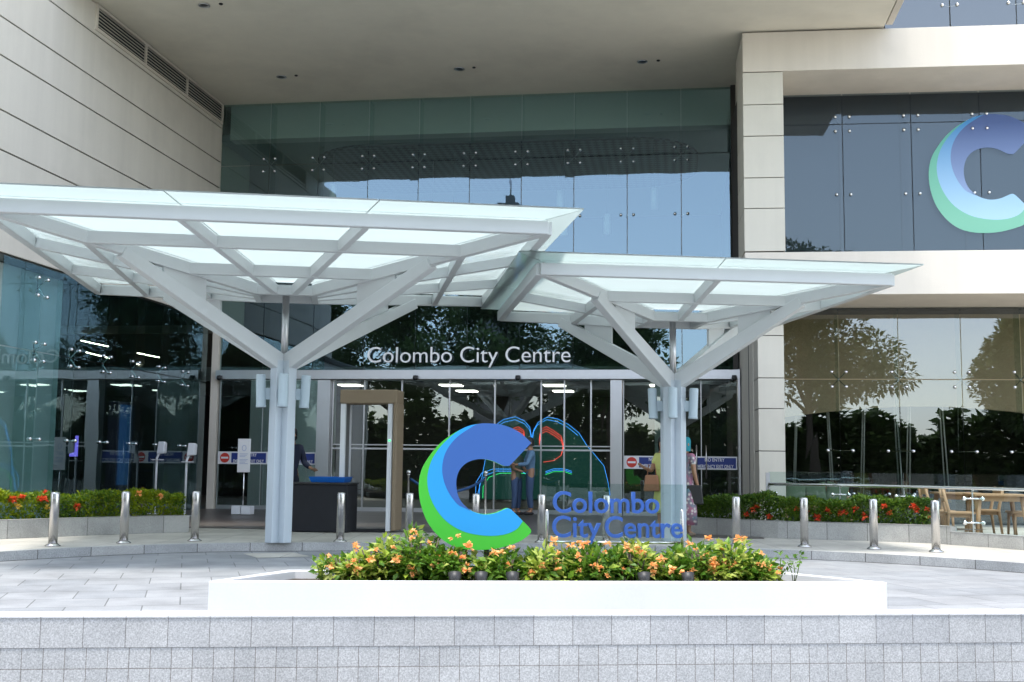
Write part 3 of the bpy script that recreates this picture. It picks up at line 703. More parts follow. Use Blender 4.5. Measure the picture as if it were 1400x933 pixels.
def catmull_closed(pts, k=3):
    out = []; n = len(pts)
    for i in range(n):
        p0, p1, p2, p3 = [Vector(pts[(i+j) % n]) for j in (-1, 0, 1, 2)]
        a = (p1-p0).normalized().dot((p2-p1).normalized()); b = (p2-p1).normalized().dot((p3-p2).normalized())
        if a < .75 or b < .75: out.append(tuple(p1)); continue
        for s_ in range(k):
            t = s_/k; out.append(tuple(.5*((2*p1)+(p2-p0)*t+(2*p0-5*p1+4*p2-p3)*t*t+(3*p1-p0-3*p2+p3)*t**3)))
    return out
CO = .50
ce = empty('emblem', PT(Vector((ppt(650, 760, CO).x, CO, .26))), 'large letter C emblem of blue, cyan and green swooshes among flowers', 'sign')
for pts, nm, mt, f, b in ((GREEN, 'green_swoosh', 'logo_green', 0, .10), (CYAN, 'cyan_swoosh', 'logo_cyan', -.0012, .094), (BLUE, 'blue_swoosh', 'logo_blue', -.0024, .088)):
    w_ = [PT(ppt(*cpx(q), CO)) for q in catmull_closed(pts)]
    c = MB(); c.prism([p+pn*f for p in w_], pn*(b-f) if nm == 'green_swoosh' else pn*.001)
    obj(nm, c, M[mt], ce)
for px in (625, 665):
    x = ppt(px, 748, CO+.05).x; c = MB(); c.box(x-.02, x+.02, CO+.03, CO+.07, .26, .62, PT); obj('support_leg', c, M['rubber'], ce)
# glass sign with blue letters
SO = .62
gs = empty('glass_sign', PT(Vector((ppt(840, 740, SO).x, SO, .26))), 'glass panel sign with blue letters Colombo City Centre on steel posts', 'sign')
q0, q1 = ppt(747, 661, SO), ppt(934, 662, SO); zr_ = ppt(840, 742, SO).z
c = MB(); c.box(q0.x, q1.x, SO+.01, SO+.02, zr_+.012, q0.z, PT); obj('glass_panel', c, M['glassB'], gs)
for px in (748, 933):
    x = ppt(px, 742, SO).x; c = MB(); p = PT(Vector((x, SO+.015, 0))); c.lathe((p.x, p.y, 0), [(.014, .26), (.014, ppt(px, 699, SO).z), (.008, ppt(px, 697, SO).z)], 14); obj('post', c, M['inox'], gs)
c = MB(); c.tube([PT(Vector((ppt(748, 742, SO).x+.014, SO+.015, zr_))), PT(Vector((ppt(933, 742, SO).x-.014, SO+.015, zr_)))], .012, 10); obj('bottom_rail', c, M['chrome'], gs)
for word, xa, xb, yb, caph in (('Colombo', 756, 900, 700.5, 28), ('City', 755, 820, 734, 28), ('Centre', 827, 932, 734.5, 28)):
    qa, qb = ppt(xa, yb, SO), ppt(xb, yb, SO)
    text_letters(word, gs, M['letter_blue'], lambda x, y, z: PT(Vector((qa.x+x, SO-.013-z, qa.z+y))), bold=.011, depth=.045, width=qb.x-qa.x, height=caph/FPX*9.75)
#--SPLIT3--
# ------------------------------------------------------------------ planting
def leafmass(mb, centre, rad, n, L, rnd, up=.5, T=None, mi=lambda r: 0, flat=.0, zmin=None):
    for _ in range(n):
        d = Vector((rnd.gauss(0, 1), rnd.gauss(0, 1), rnd.gauss(0, 1))).normalized(); k = rnd.random()**.4
        p = Vector((centre[0]+d.x*rad[0]*k, centre[1]+d.y*rad[1]*k, centre[2]+d.z*rad[2]*k))
        if zmin is not None and p.z < zmin: p.z = zmin+rnd.random()*.05
        dr = Vector((d.x+rnd.gauss(0, .5), d.y+rnd.gauss(0, .5), d.z*.5+up+rnd.gauss(0, .4)))
        l = L*rnd.uniform(.6, 1.25)
        mb.leaf(p, dr, l, l*.5, mi(rnd))
def bloom(name, p, r_, n, mat, parent, rnd):
    f = MB()
    for _ in range(n):
        d = Vector((rnd.gauss(0, 1), rnd.gauss(0, 1)-.3, rnd.gauss(.5, .7))).normalized(); f.leaf(Vector(p)+d*r_*.15, d, r_*rnd.uniform(.7, 1.1), r_*.7)
    return obj(name, f, mat, parent, fixn=False)
rs = random.Random(11)
shr = [(478, 40, 40, 'low lime-green leafy shrub at the left end of the white planter', .75), (520, 46, 54, 'lime and green shrub beside the left end of the planter', .7), (572, 50, 72, 'tallest orange flowering shrub, left of the C emblem', .25),
       (622, 38, 52, 'green shrub with orange flowers under the left curve of the C', .2), (690, 46, 40, 'low shrub right under the C emblem', .2), (752, 40, 55, 'orange flowering shrub between the C and the first blue letters', .22),
       (806, 42, 62, 'bushy flowering shrub under the letters of the word City', .25), (862, 44, 60, 'bushy flowering shrub under the start of the word Centre', .22), (908, 32, 38, 'low shrub under the last blue letters of the sign', .45),
       (955, 40, 55, 'flowering shrub just right of the glass sign', .4), (1005, 44, 58, 'flowering shrub second from the right end of the planter', .5), (1042, 26, 34, 'small yellow-green shrub near the right end of the planter', .7)]
for px, hwp, hp, lb, lime in shr:
    base = ppt(px, 790, .42); k = 9.9/FPX; x = base.x; hh = hp*k*(.98 if 730 < px < 930 else 1.18); hw_ = hwp*k
    root = empty('flowering_shrub', PT(Vector((x, .45, .265))), lb, 'shrub', 'orange flowering shrubs in the white planter')
    f = MB()
    for _ in range(9):
        cx = x+rs.uniform(-.65, .65)*hw_; ch = hh*rs.uniform(.45, .95)*(1-.45*abs(cx-x)/hw_); cy = .52+rs.uniform(-.16, .18)
        c0 = PT(Vector((cx, cy, .27+ch*.55))); is_l = rs.random() < lime
        leafmass(f, c0, (hw_*.5, .2, ch*.5), int(95*(1 if hp < 45 else 1.3)), .082, rs, .25, mi=lambda r, q=is_l: 1 if r.random() < (.72 if q else .12) else 0, zmin=.27)
    obj('foliage', f, [M['cross'], M['crosslt']], root, fixn=False)
    st = MB()
    for _ in range(8): a = PT(Vector((x+rs.uniform(-.3, .3)*hw_, .45, .26))); st.tube([a, a+Vector((rs.uniform(-.1, .1), rs.uniform(-.1, .1), hh*.7))], .006, 5)
    obj('stems', st, M['bark'], root)
    for _ in range(9 if hp > 45 else 5):
        fx = x+rs.uniform(-.9, .9)*hw_; top = .27+hh*rs.uniform(.35, 1.1)*(1-.4*abs(fx-x)/hw_)
        bloom('flower', PT(Vector((fx, rs.uniform(.16, .42), top))), rs.uniform(.026, .05), 13, M['orange'], root, rs)
for px, lb in ((436, 'thin young seedling with one orange bloom at the planter left corner'), (1062, 'small bare-stemmed seedling near the right end of the planter'), (1085, 'taller spindly seedling at the right end of the planter')):
    p = ppt(px, 788, .3); a = PT(Vector((p.x, .3, .262))); root = empty('seedling', a, lb, 'plant'); s_ = MB(); f = MB()
    for q in range(3):
        t = a+Vector((rs.uniform(-.07, .07), rs.uniform(-.05, .05), rs.uniform(.12, .24))); s_.tube([a, (a+t)/2+Vector((.01, 0, .02)), t], .004, 5); leafmass(f, t, (.035, .03, .04), 16, .045, rs, .3)
    obj('stem', s_, M['leaf'], root); obj('foliage', f, [M['cross']], root, fixn=False)
    if px < 500: bloom('flower', a+Vector((.08, 0, .24)), .03, 10, M['orange'], root, rs)
# little black ground spotlights in the planter
for px, lb in ((622, 'black ground spotlight under the left of the C emblem'), (658, 'black ground spotlight under the middle of the C emblem'), (701, 'black ground spotlight under the right tip of the C emblem'), (881, 'black ground spotlight below the word Centre'), (941, 'black ground spotlight right of the sign post')):
    p = ppt(px, 780, .12); root = empty('ground_spotlight', PT(Vector((p.x, .14, .265))), lb, 'spotlight', 'black ground spotlights in the planter')
    c = MB(); c.tube([PT(Vector((p.x, .135, .275))), PT(Vector((p.x, .12, .33))), PT(Vector((p.x, .14, .385)))], [.036, .046, .054], 14); obj('housing', c, M['rubber'], root)
    c = MB(); c.tube([PT(Vector((p.x, .16, .24))), PT(Vector((p.x, .15, .30)))], .01, 8); obj('spike', c, M['rubber'], root)

# granite hedge planters along the pavement, with hedges
def hedge_planter(line, z0, z1, label):
    ln = [Vector(q) for q in line]; bk = offs(ln, .14)
    root = empty('hedge_planter', (ln[len(ln)//2].x, ln[len(ln)//2].y, PZ), label, 'planter wall')
    c = MB(); c.strip(ln, z0, z1); c.strip(bk[::-1], z0, z1)
    for en in (0, -1): c.add([(ln[en].x, ln[en].y, z0), (bk[en].x, bk[en].y, z0), (bk[en].x, bk[en].y, z1), (ln[en].x, ln[en].y, z1)], [(0, 1, 2, 3)])
    obj('wall', c, M['gran_plant'], root, fixn=False)
    c = MB(); c.flat(offs(ln, -.006), bk, z1+.004); obj('coping', c, M['kerb_top'], root, fixn=False)
    s_ = MB(); far = offs(ln, .85)
    for i in range(len(ln)-1): s_.add([(q.x, q.y, z1-.06) for q in (bk[i], bk[i+1], far[i+1], far[i])], [(0, 1, 2, 3)])
    obj('soil', s_, M['soil'], root)
    return root
lw_ = [atZ(x, y, PZ).xy for x, y in ((0, 737.5), (60, 735), (130, 732), (200, 729.5), (258, 728))]
d0 = (lw_[0]-lw_[1]).normalized(); lw_ = [lw_[0]+d0*3+Vector((-.2, -.6)), lw_[0]+d0*1.2]+lw_
hedge_planter(lw_, PZ, .385, 'granite block planter wall of the left hedge below the side glass')
rw_ = [atZ(x, y, PZ).xy for x, y in ((938, 729.5), (1000, 733), (1064, 736), (1160, 739), (1275, 743), (1300, 745))]
hedge_planter(rw_, PZ, .39, 'granite block planter wall of the right hedge before the cafe glass')
lw2 = [rw_[-1]]+[atZ(x, y, PZ).xy for x, y in ((1345, 748), (1400, 752.5))]; dd = (lw2[-1]-lw2[-2]).normalized(); lw2 += [lw2[-1]+dd*1.5+Vector((0, -.3)), lw2[-1]+dd*3+Vector((0, -1))]
rt_ = empty('kerb_wall', (lw2[1].x, lw2[1].y, PZ), 'lower granite wall carrying the glass balustrade beside the cafe tables', 'wall')
c = MB(); c.strip(lw2, PZ, .31); c.strip(offs(lw2, .2)[::-1], PZ, .31); obj('wall', c, M['gran_plant'], rt_, fixn=False)
c = MB(); c.flat(offs(lw2, -.006), offs(lw2, .2), .314); obj('coping', c, M['kerb_top'], rt_, fixn=False)
def hedge(line, off0, off1, z0, z1, label, n, mats, blooms, rnd, wild=.05):
    a = offs([Vector(q) for q in line], off0); b = offs([Vector(q) for q in line], off1)
    tot = sum((a[i+1]-a[i]).length for i in range(len(a)-1)); root = empty('hedge', ((a[0].x+a[-1].x)/2, (a[0].y+a[-1].y)/2, z0), label, 'hedge')
    def at(s):
        s *= tot
        for i in range(len(a)-1):
            L = (a[i+1]-a[i]).length
            if s <= L or i == len(a)-2: t = min(1, s/L); return a[i].lerp(a[i+1], t), b[i].lerp(b[i+1], t)
            s -= L
    f = MB(); ph = [rnd.uniform(0, 6) for _ in range(4)]
    topz = lambda s: z1+wild*(math.sin(s*tot*3.1+ph[0])*.5+math.sin(s*tot*7.7+ph[1])*.45+math.sin(s*tot*17+ph[2])*.3)
    for _ in range(n):
        s = rnd.random(); u, v = at(s); face = rnd.random()
        tz = topz(s)
        if face < .5: w_ = rnd.random()**2*.25; z = z0+(tz-z0)*rnd.random()
        elif face < .9: w_ = rnd.random(); z = tz-rnd.random()**2*.1-(.06*(2*w_-1)**2)
        else: w_ = rnd.random(); z = z0+(tz-z0)*rnd.random()
        q = u.lerp(v, w_); bulge = .05*math.sin((z-z0)/(tz-z0)*math.pi)
        cl = math.sin(s*tot*2.3+ph[3])+.6*math.sin(s*tot*5.9+z*9)
        mi = (1 if rnd.random() < .5+.35*cl else 0) if len(mats) > 1 else 0
        d = Vector((rnd.gauss(0, .6), rnd.gauss(-.25, .6), rnd.gauss(.55, .45))); L = rnd.uniform(.04, .075)
        f.leaf((q.x, q.y-bulge, z), d, L, L*.5, mi)
    obj('foliage', f, mats, root, fixn=False)
    for s, fz, mt in blooms:
        u, v = at(s); z = z0+(topz(s)-z0)*fz; q = u.lerp(v, .0 if fz < .95 else .2)
        bloom('flower', (q.x, q.y-.03, z), rnd.uniform(.05, .075), 26, M[mt], root, rnd)
    return root
rh = random.Random(5)
hedge(lw_[1:], .16, .8, .36, .74, 'yellow-green clipped hedge with red flowers under the left side glass', 12000, [M['leaf'], M['leaflime']],
      [(.30, .98, 'red'), (.34, .8, 'red'), (.375, .9, 'red'), (.44, .85, 'red'), (.475, .95, 'red'), (.36, .55, 'yellowp'), (.47, .45, 'yellowp'), (.49, .35, 'yellowp'), (.455, .8, 'red'), (.58, .55, 'red'), (.82, .9, 'orange'), (.9, .8, 'orange')], rh)
hedge(rw_[:-1], .16, .75, .37, .76, 'green clipped hedge with scattered red flowers before the cafe glass', 17000, [M['leafdark'], M['leaf']],
      [(.30, .45, 'red'), (.315, .5, 'red'), (.27, .25, 'red'), (.37, .2, 'red'), (.48, .6, 'red'), (.52, .45, 'red'), (.56, .25, 'red'), (.57, .3, 'red'), (.60, .55, 'red'), (.65, .5, 'red'), (.67, .48, 'red'), (.71, .55, 'red'), (.745, .3, 'red'), (.79, .27, 'red'), (.82, .7, 'red'), (.84, .5, 'red'), (.93, .7, 'red'), (.945, .6, 'red'), (.98, .65, 'red'), (.99, .35, 'orange')], rh, .07)

# ------------------------------------------------------------------ glass balustrade on the right
bline = [p for p in offs([Vector(q) for q in rw_], .86)][2:-2]+[p for p in offs([Vector(q) for q in lw2], .1)][1:]
st0 = atY(1050, 660, 20.25).xy
bline[0] = st0
def polyat(line, s):
    for i in range(len(line)-1):
        L = (line[i+1]-line[i]).length
        if s <= L: return line[i].lerp(line[i+1], s/L)
        s -= L
    return line[-1]
btot = sum((bline[i+1]-bline[i]).length for i in range(len(bline)-1))
br = empty('balustrade', (bline[1].x, bline[1].y, PZ), 'frameless glass balustrade with steel handrail behind the right hedge', 'balustrade')
ns = 7; sp_ = [polyat(bline, btot*i/ns) for i in range(ns+1)]
for i in range(ns):
    a, b = sp_[i], sp_[i+1]; d = (b-a).normalized()*.01
    c = MB(); c.bar((a.x+d.x, a.y+d.y, .75), (b.x-d.x, b.y-d.y, .745), .014, .87); obj('glass_panel', c, M['glassB'], br)
c = MB(); c.tube([(p.x, p.y-.09, .975) for i, p in enumerate(sp_)], .025, 12); obj('handrail', c, M['chrome'], br)
for i, p in enumerate(sp_):
    c = MB(); c.bar((p.x, p.y+.02, .3), (p.x, p.y+.02, 1.17 if i == 0 else .95), .02 if i else .07, .07 if i == 0 else .02, (0, 1, 0)); o = obj('post', c, M['inox2'], br)
    for z in (.82, .46):
        c = MB(); c.tube([(p.x-.13, p.y-.03, z), (p.x+.13, p.y-.03, z)], .012, 8)
        for q in (-.13, .13): c.ball((p.x+q, p.y-.035, z), .034, 7)
        obj('clamp', c, M['chrome'], o)
    c = MB(); c.tube([(p.x, p.y, .92), (p.x, p.y-.09, .965)], .01, 6); obj('rail_bracket', c, M['chrome'], o)

# ------------------------------------------------------------------ cafe furniture
def table(loc, label, lx, ly, h):
    t = empty('table', loc, label, 'table', 'wooden cafe tables behind the balustrade'); x, y, z = loc
    c = MB(); c.box(x-lx/2, x+lx/2, y-ly/2, y+ly/2, z+h-.035, z+h); obj('tabletop', c, M['wood'], t, .006)
    c = MB(); c.box(x-lx/2+.1, x+lx/2-.1, y-ly/2+.08, y-ly/2+.11, z+h-.12, z+h-.036); c.box(x-lx/2+.1, x+lx/2-.1, y+ly/2-.11, y+ly/2-.08, z+h-.12, z+h-.036); obj('apron', c, M['wood'], t)
    for sx in (-1, 1):
        for sy in (-1, 1):
            c = MB(); c.tube([(x+sx*(lx/2-.02), y+sy*(ly/2-.02), z), (x+sx*(lx/2-.1), y+sy*(ly/2-.1), z+h-.036)], [.028, .04], 10); obj('leg', c, M['wood'], t)
    return t
def chair(loc, label, rz, sw=.44, sd_=.42, sh=.45, bh=.86):
    t = empty('chair', loc, label, 'chair', 'wooden cafe chairs'); M_ = Matrix.Translation(loc) @ Matrix.Rotation(rz, 4, 'Z'); TT = lambda p: M_ @ Vector(p)
    c = MB(); c.box(-sw/2, sw/2, -sd_/2, sd_/2, sh-.035, sh, TT); obj('seat', c, M['wood'], t, .008)
    for sx in (-1, 1):
        c = MB(); c.tube([TT((sx*(sw/2-.03), -sd_/2+.03, 0)), TT((sx*(sw/2-.04), -sd_/2+.05, sh-.03))], [.018, .026], 8); obj('leg', c, M['wood'], t)
        c = MB(); c.tube([TT((sx*(sw/2-.02), sd_/2+.03, 0)), TT((sx*(sw/2-.03), sd_/2-.02, sh)), TT((sx*(sw/2-.03), sd_/2+.07, bh))], [.02, .028, .024], 8); obj('leg', c, M['wood'], t)
        c = MB(); c.box(sx*(sw/2-.05)-.012, sx*(sw/2-.05)+.012, -sd_/2+.06, sd_/2-.03, sh-.09, sh-.036, TT); obj('rail', c, M['wood'], t)
    for z0_, z1_ in ((bh-.13, bh-.02), (sh+.16, sh+.22)):
        c = MB(); c.box(-sw/2+.03, sw/2-.03, sd_/2+.02, sd_/2+.045, z0_, z1_, TT); obj('backrest', c, M['wood'], t)
    return t
ty = 20.3
p = atY(1361, 676, ty); table(Vector((p.x, ty, PZ)), 'wooden table at the right edge behind the balustrade clamp', .86, .8, .74)
p = atY(1306, 673, 21.3); table(Vector((p.x, 21.3, PZ)), 'wooden table farther back beside the hedge end', .72, .75, .74)
for px, y_, rz, lb in ((1284, 20.6, R(95), 'wooden chair at the hedge end, back turned to the hedge'), (1312, 19.9, R(85), 'wooden chair between the two cafe tables'), (1345, 21.3, R(-85), 'wooden chair behind the right cafe table'), (1397, 20.6, R(-90), 'wooden chair at the right edge of the picture')):
    p = atY(px, 700, y_); chair(Vector((p.x, y_, PZ)), lb, rz, bh=.84)
# hanging seats behind the wing glass
for px, lb, cushes in ((1112, 'hanging rope seat behind the cafe glass near the beige column', 0), (1205, 'hanging rope seat behind the middle of the cafe glass', 0), (1268, 'hanging rope seat behind the cafe glass near the chairs', 0)):
    u, z = wpt(px, 672, VG+1.1); base = TW(Vector((u, VG+1.1, .55))); root = empty('hanging_seat', base, lb, 'swing seat', 'hanging rope seats')
    c = MB(); c.box(-.45, .45, -.25, .25, 0, .06, lambda q: base+q); obj('seat', c, M['wood'], root, .01)
    for sx in (-1, 1):
        for sy in (-.2, .2):
            c = MB(); c.tube([base+Vector((sx*.42, sy, .06)), base+Vector((sx*.26, sy*.3, 4.1))], .016, 6); obj('rope', c, M['pvc'], root)
gc_ = simple('green_cushion', (.085, .125, .075), .9)
u, z = wpt(1116, 672, .9); sb_ = TW(Vector((u, .9, PZ))); so_ = empty('sofa', sb_, 'low wooden sofa with cushions between hedge and cafe glass', 'sofa'); TS = lambda q: sb_+WU*q.x+WV*q.y+Vector((0, 0, q.z))
c = MB(); c.box(-.7, .7, -.3, .3, .30, .38, TS); obj('seat', c, M['wood'], so_, .01)
c = MB(); c.box(-.7, .7, .26, .32, .384, .80, TS); obj('backrest', c, M['wood'], so_, .01)
for sx in (-1, 1):
    for sy in (-.24, .24): c = MB(); c.box(sx*.64-.03, sx*.64+.03, sy-.03, sy+.03, 0, .297, TS); obj('leg', c, M['wood'], so_)
for dx_, rz_, lb in ((-.42, 10, 'muted green cushion at the column end of the sofa'), (.0, -8, 'muted green cushion in the middle of the sofa'), (.42, 14, 'muted green cushion at the far end of the sofa')):
    q = TS(Vector((dx_, .08, .62))); o = empty('cushion', q, lb, 'cushion', 'green sofa cushions'); c = MB(); Mx = Matrix.Rotation(R(rz_), 3, 'Y') @ Matrix.Rotation(R(-18), 3, 'X'); vs = []; n_ = 12
    for a_ in range(n_+1):
        for b_ in range(n_+1):
            x_, y_ = a_/n_*2-1, b_/n_*2-1; th = .075*((1-x_**4)*(1-y_**4))**.6; pin = 1-.08*(1-x_*x_)*abs(y_)-.08*(1-y_*y_)*abs(x_)
            vs.append((x_, y_, th, pin))
    P_ = [q+Mx @ Vector((x_*.23*p_, -t_, y_*.23*p_)) for x_, y_, t_, p_ in vs]+[q+Mx @ Vector((x_*.23*p_, t_, y_*.23*p_)) for x_, y_, t_, p_ in vs]; N_ = (n_+1)**2; F = []
    for a_ in range(n_):
        for b_ in range(n_):
            i0 = a_*(n_+1)+b_; f4 = (i0, i0+1, i0+n_+2, i0+n_+1); F += [f4, tuple(N_+t for t in f4[::-1])]
    c.add(P_, F, True); obj('cover', c, gc_, o)
#--SPLIT4--
# ------------------------------------------------------------------ things at the entrance
p = atZ(394, 727.5, PZ)
t = empty('check_table', (p.x+.45, p.y+.3, PZ), 'table draped in black cloth beside the walk-through detector', 'table'); x0 = p.x; y0 = p.y
c = MB(); c.box(x0, x0+.98, y0, y0+.62, PZ+.008, PZ+.775); obj('cloth', c, M['black'], t, .015)
c = MB(); c.box(x0-.02, x0+1.0, y0-.02, y0+.64, PZ+.777, PZ+.81); obj('tabletop', c, M['rubber'], t, .008)
b = empty('tray', (x0+.5, y0+.3, PZ+.811), 'bright blue plastic tray on the black table', 'tray')
c = MB(); z = PZ+.813; xa, xb, ya, yb = x0+.33, x0+.88, y0+.1, y0+.5
bot = [(xa, ya, z), (xb, ya, z), (xb, yb, z), (xa, yb, z)]; k = .035; rim = [(xa-k, ya-k, z+.09), (xb+k, ya-k, z+.09), (xb+k, yb+k, z+.09), (xa-k, yb+k, z+.09)]
g2 = .012; bi = [(xa+g2, ya+g2, z+.012), (xb-g2, ya+g2, z+.012), (xb-g2, yb-g2, z+.012), (xa+g2, yb-g2, z+.012)]; ri = [(xa-k+g2, ya-k+g2, z+.09), (xb+k-g2, ya-k+g2, z+.09), (xb+k-g2, yb+k-g2, z+.09), (xa-k+g2, yb+k-g2, z+.09)]
F = [(3, 2, 1, 0), (8, 9, 10, 11)]
for i in range(4): j = (i+1) % 4; F += [(i, j, 4+j, 4+i), (12+i, 12+j, 8+j, 8+i), (4+i, 4+j, 12+j, 12+i)]
c.add(bot+rim+bi+ri, F); obj('body', c, M['blue_tray'], b)
# walk-through detector
p0, p1 = atZ(462, 727, PZ), atZ(540, 727.5, PZ); yd = 18.62; xl, xr = atY(462, 700, yd).x, atY(540, 700, yd).x
d = empty('detector', ((xl+xr)/2, yd+.3, PZ), 'walk-through metal detector frame with a brown fabric cover on top', 'metal detector'); ht = atY(500, 552, yd).z; tp = atY(500, 533, yd).z
for a, nm in ((xl, 0), (xr-.16, 1)):
    c = MB(); c.box(a, a+.085, yd, yd+.07, PZ+.02, ht); c.box(a, a+.085, yd+.33, yd+.4, PZ+.02, ht); o = obj('side_panel', c, M['pvc'], d, .01)
    c = MB(); c.box(a+.02, a+.065, yd+.07, yd+.33, PZ+.02, ht); obj('inner_panel', c, M['grey_in'], o)
c = MB(); c.box(xl-.01, xr+.005, yd-.03, yd+.43, ht, tp); c.box(xr-.06, xr+.012, yd-.035, yd+.435, PZ+.03, ht+.01); obj('cover', c, M['brown'], d, .02)
c = MB(); c.box(xl+.1, xr-.17, yd+.02, yd+.62, PZ+.006, PZ+.025); obj('mat', c, M['black'], d)
c = MB(); c.box(xr-.14, xr-.1, yd-.004, yd+.002, 1.62, 1.64); obj('indicator', c, M['neon_g'], d)
# rope stanchions
def stanchion(loc, label):
    s = empty('stanchion', loc, label, 'stanchion', 'rope stanchions by the doors'); x, y, z = loc
    c = MB(); c.lathe((x, y, z), [(.15, 0), (.15, .012), (.03, .035), (.022, .05), (.022, .93), (.03, .94), (.03, .96)], 20); obj('post', c, M['inox'], s)
    c = MB(); c.ball((x, y, z+.99), .04, 8); obj('finial', c, M['chrome'], s); return s
sa = atZ(557, 726, PZ); sb = atZ(574, 724, PZ); sb2 = Vector((sa.x+1.25, sa.y+.5, PZ))
s0 = stanchion(sa, 'chrome rope stanchion left of the C emblem'); dup(s0, sb2, label='chrome rope stanchion seen behind the C emblem')
rp = MB(); rp.tube([Vector((sa.x+.03+(sb2.x-sa.x-.06)*t, sa.y+(sb2.y-sa.y)*t, PZ+.88-.9*t*(1-t))) for t in [i/12 for i in range(13)]], .022, 8)
tag(obj('rope', rp, simple('blue_rope', (.03, .09, .25), .9)), 'blue velvet rope sagging between the stanchions', 'rope')
# hand sanitiser stands
def dispenser(px, ytop, ybase, label, first=None):
    p = atZ(px, ybase, PZ); h = atY(px, ytop, p.y).z
    s = empty('sanitiser_stand', p, label, 'dispenser', 'white hand sanitiser stands'); x, y = p.x, p.y
    c = MB(); c.lathe((x, y, PZ), [(.16, 0), (.16, .012), (.03, .02)], 20); obj('base_plate', c, M['pvc'], s)
    c = MB(); c.tube([(x, y, PZ+.01), (x, y, h-.5), (x, y, h-.36), (x+.06, y, h-.22)], .025, 10); obj('pole', c, M['pvc'], s)
    c = MB(); c.box(x-.08, x+.12, y-.09, y+.09, h-.40, h-.385); obj('drip_tray', c, M['pvc'], s)
    c = MB(); c.prism([(x+.02, y-.07, h-.27), (x+.19, y-.07, h-.25), (x+.20, y-.07, h-.03), (x+.16, y-.07, h), (x+.05, y-.07, h)], (0, .14, 0)); o = obj('dispenser_head', c, M['pvc'], s, .015)
    return s
dispenser(211, 604, 703, 'white hand sanitiser stand behind the left hedge')
dispenser(252, 606, 706, 'white hand sanitiser stand at the left hedge end near the corner post')
# white notice on stand
p = atZ(327, 705, PZ); y = p.y
n_ = empty('notice_stand', p, 'white printed notice on a slim stand with white base boxes', 'notice')
x = p.x
for sx in (-.19, .03):
    c = MB(); c.box(x+sx, x+sx+.2, y, y+.28, PZ+.02, PZ+.2); obj('base_box', c, M['pvc'], n_, .012)
c = MB(); c.tube([(x+.02, y+.14, PZ+.01), (x+.02, y+.14, 1.2)], .012, 8); obj('pole', c, M['chrome'], n_)
xa, xb = atY(322.5, 620, y).x, atY(340, 620, y).x; za, zb_ = atY(330, 646, y).z, atY(330, 600, y).z
c = MB(); c.box(xa, xb, y+.1, y+.115, za, zb_); bd_ = obj('board', c, M['signw'], n_, .003)
c = MB(); xm = (xa+xb)/2
for k in range(14): c.prism([(xm+.05*math.cos(2*math.pi*k/14), y+.098, zb_-.2+.065*math.sin(2*math.pi*k/14)), (xm+.05*math.cos(2*math.pi*(k+1)/14), y+.098, zb_-.2+.065*math.sin(2*math.pi*(k+1)/14)), (xm+.04*math.cos(2*math.pi*(k+1)/14), y+.098, zb_-.2+.055*math.sin(2*math.pi*(k+1)/14)), (xm+.04*math.cos(2*math.pi*k/14), y+.098, zb_-.2+.055*math.sin(2*math.pi*k/14))], (0, -.002, 0))
for k, z in enumerate((.33, .36, .39, .45, .48, .51, .54)): c.box(xa+.05, xb-.05-(k % 3)*.03, y+.096, y+.099, zb_-z, zb_-z+.009)
obj('print', c, simple('print_blue', (.35, .42, .62), .6), bd_)
# totem, desk and screens inside the left glass
def inL(px, py, X): return atX(px, py, X)
a = atZ(150, 668, PZ+.25); ya = 22.6
xk0, xk1 = atY(146, 600, ya).x, atY(160, 600, ya).x; yk = atX(178.5, 600, xk1).y
k_ = empty('totem', ((xk0+xk1)/2, ya, PZ), 'tall dark display totem with a lit blue screen behind the left glass', 'display totem')
ztop = atY(160, 549, ya).z
c = MB(); c.box(xk0, xk1, ya, yk, PZ, ztop); obj('body', c, simple('totem_body', (.05, .04, .07), .35), k_, .01)
c = MB(); c.box(xk1+.002, xk1+.012, ya+.06, yk-.05, .75, ztop-.06); obj('screen', c, M['screen'], k_)
yb_ = 24.0; pa = atY(100, 612, yb_)
tv = empty('violet_screen', (pa.x, yb_, pa.z-.2), 'small glowing violet screen deep behind the left glass', 'screen')
c = MB(); c.box(pa.x-.12, pa.x+.16, yb_, yb_+.05, pa.z-.24, pa.z+.3); obj('housing', c, M['black'], tv)
c = MB(); c.prism([(pa.x-.08, yb_-.006, pa.z-.2), (pa.x+.12, yb_-.006, pa.z-.2), (pa.x+.12, yb_-.006, pa.z+.26), (pa.x+.04, yb_-.006, pa.z+.26), (pa.x+.04, yb_-.006, pa.z-.1), (pa.x-.08, yb_-.006, pa.z-.14)], (0, .004, 0)); obj('display', c, M['screen_p'], tv)
ds = empty('reception_desk', (-15.5, 23.5, PZ), 'pale reception desk with dark counter behind the left glass', 'desk')
c = MB(); c.box(-16.8, -13.8, 23.2, 23.9, PZ+.004, PZ+1.0); obj('front', c, M['pale_in'], ds, .01)
c = MB(); c.box(-16.9, -13.7, 23.1, 24.0, PZ+1.002, PZ+1.05); obj('counter', c, M['dark_in'], ds, .01)
ex = atY(742/3.11, 700, 24.3)
fe = empty('fire_extinguisher', (-12.25, 25.2, PZ), 'red fire extinguisher standing behind the left glass', 'extinguisher')
c = MB(); c.lathe((-12.25, 25.2, PZ), [(.08, 0), (.085, .03), (.085, .45), (.05, .53), (.02, .55)], 16); obj('cylinder', c, M['signr'], fe)
c = MB(); c.box(-12.28, -12.15, 25.18, 25.22, PZ+.55, PZ+.62); c.tube([(-12.2, 25.2, PZ+.58), (-12.12, 25.15, PZ+.45), (-12.14, 25.15, PZ+.2)], .012, 6); obj('valve', c, M['rubber'], fe)

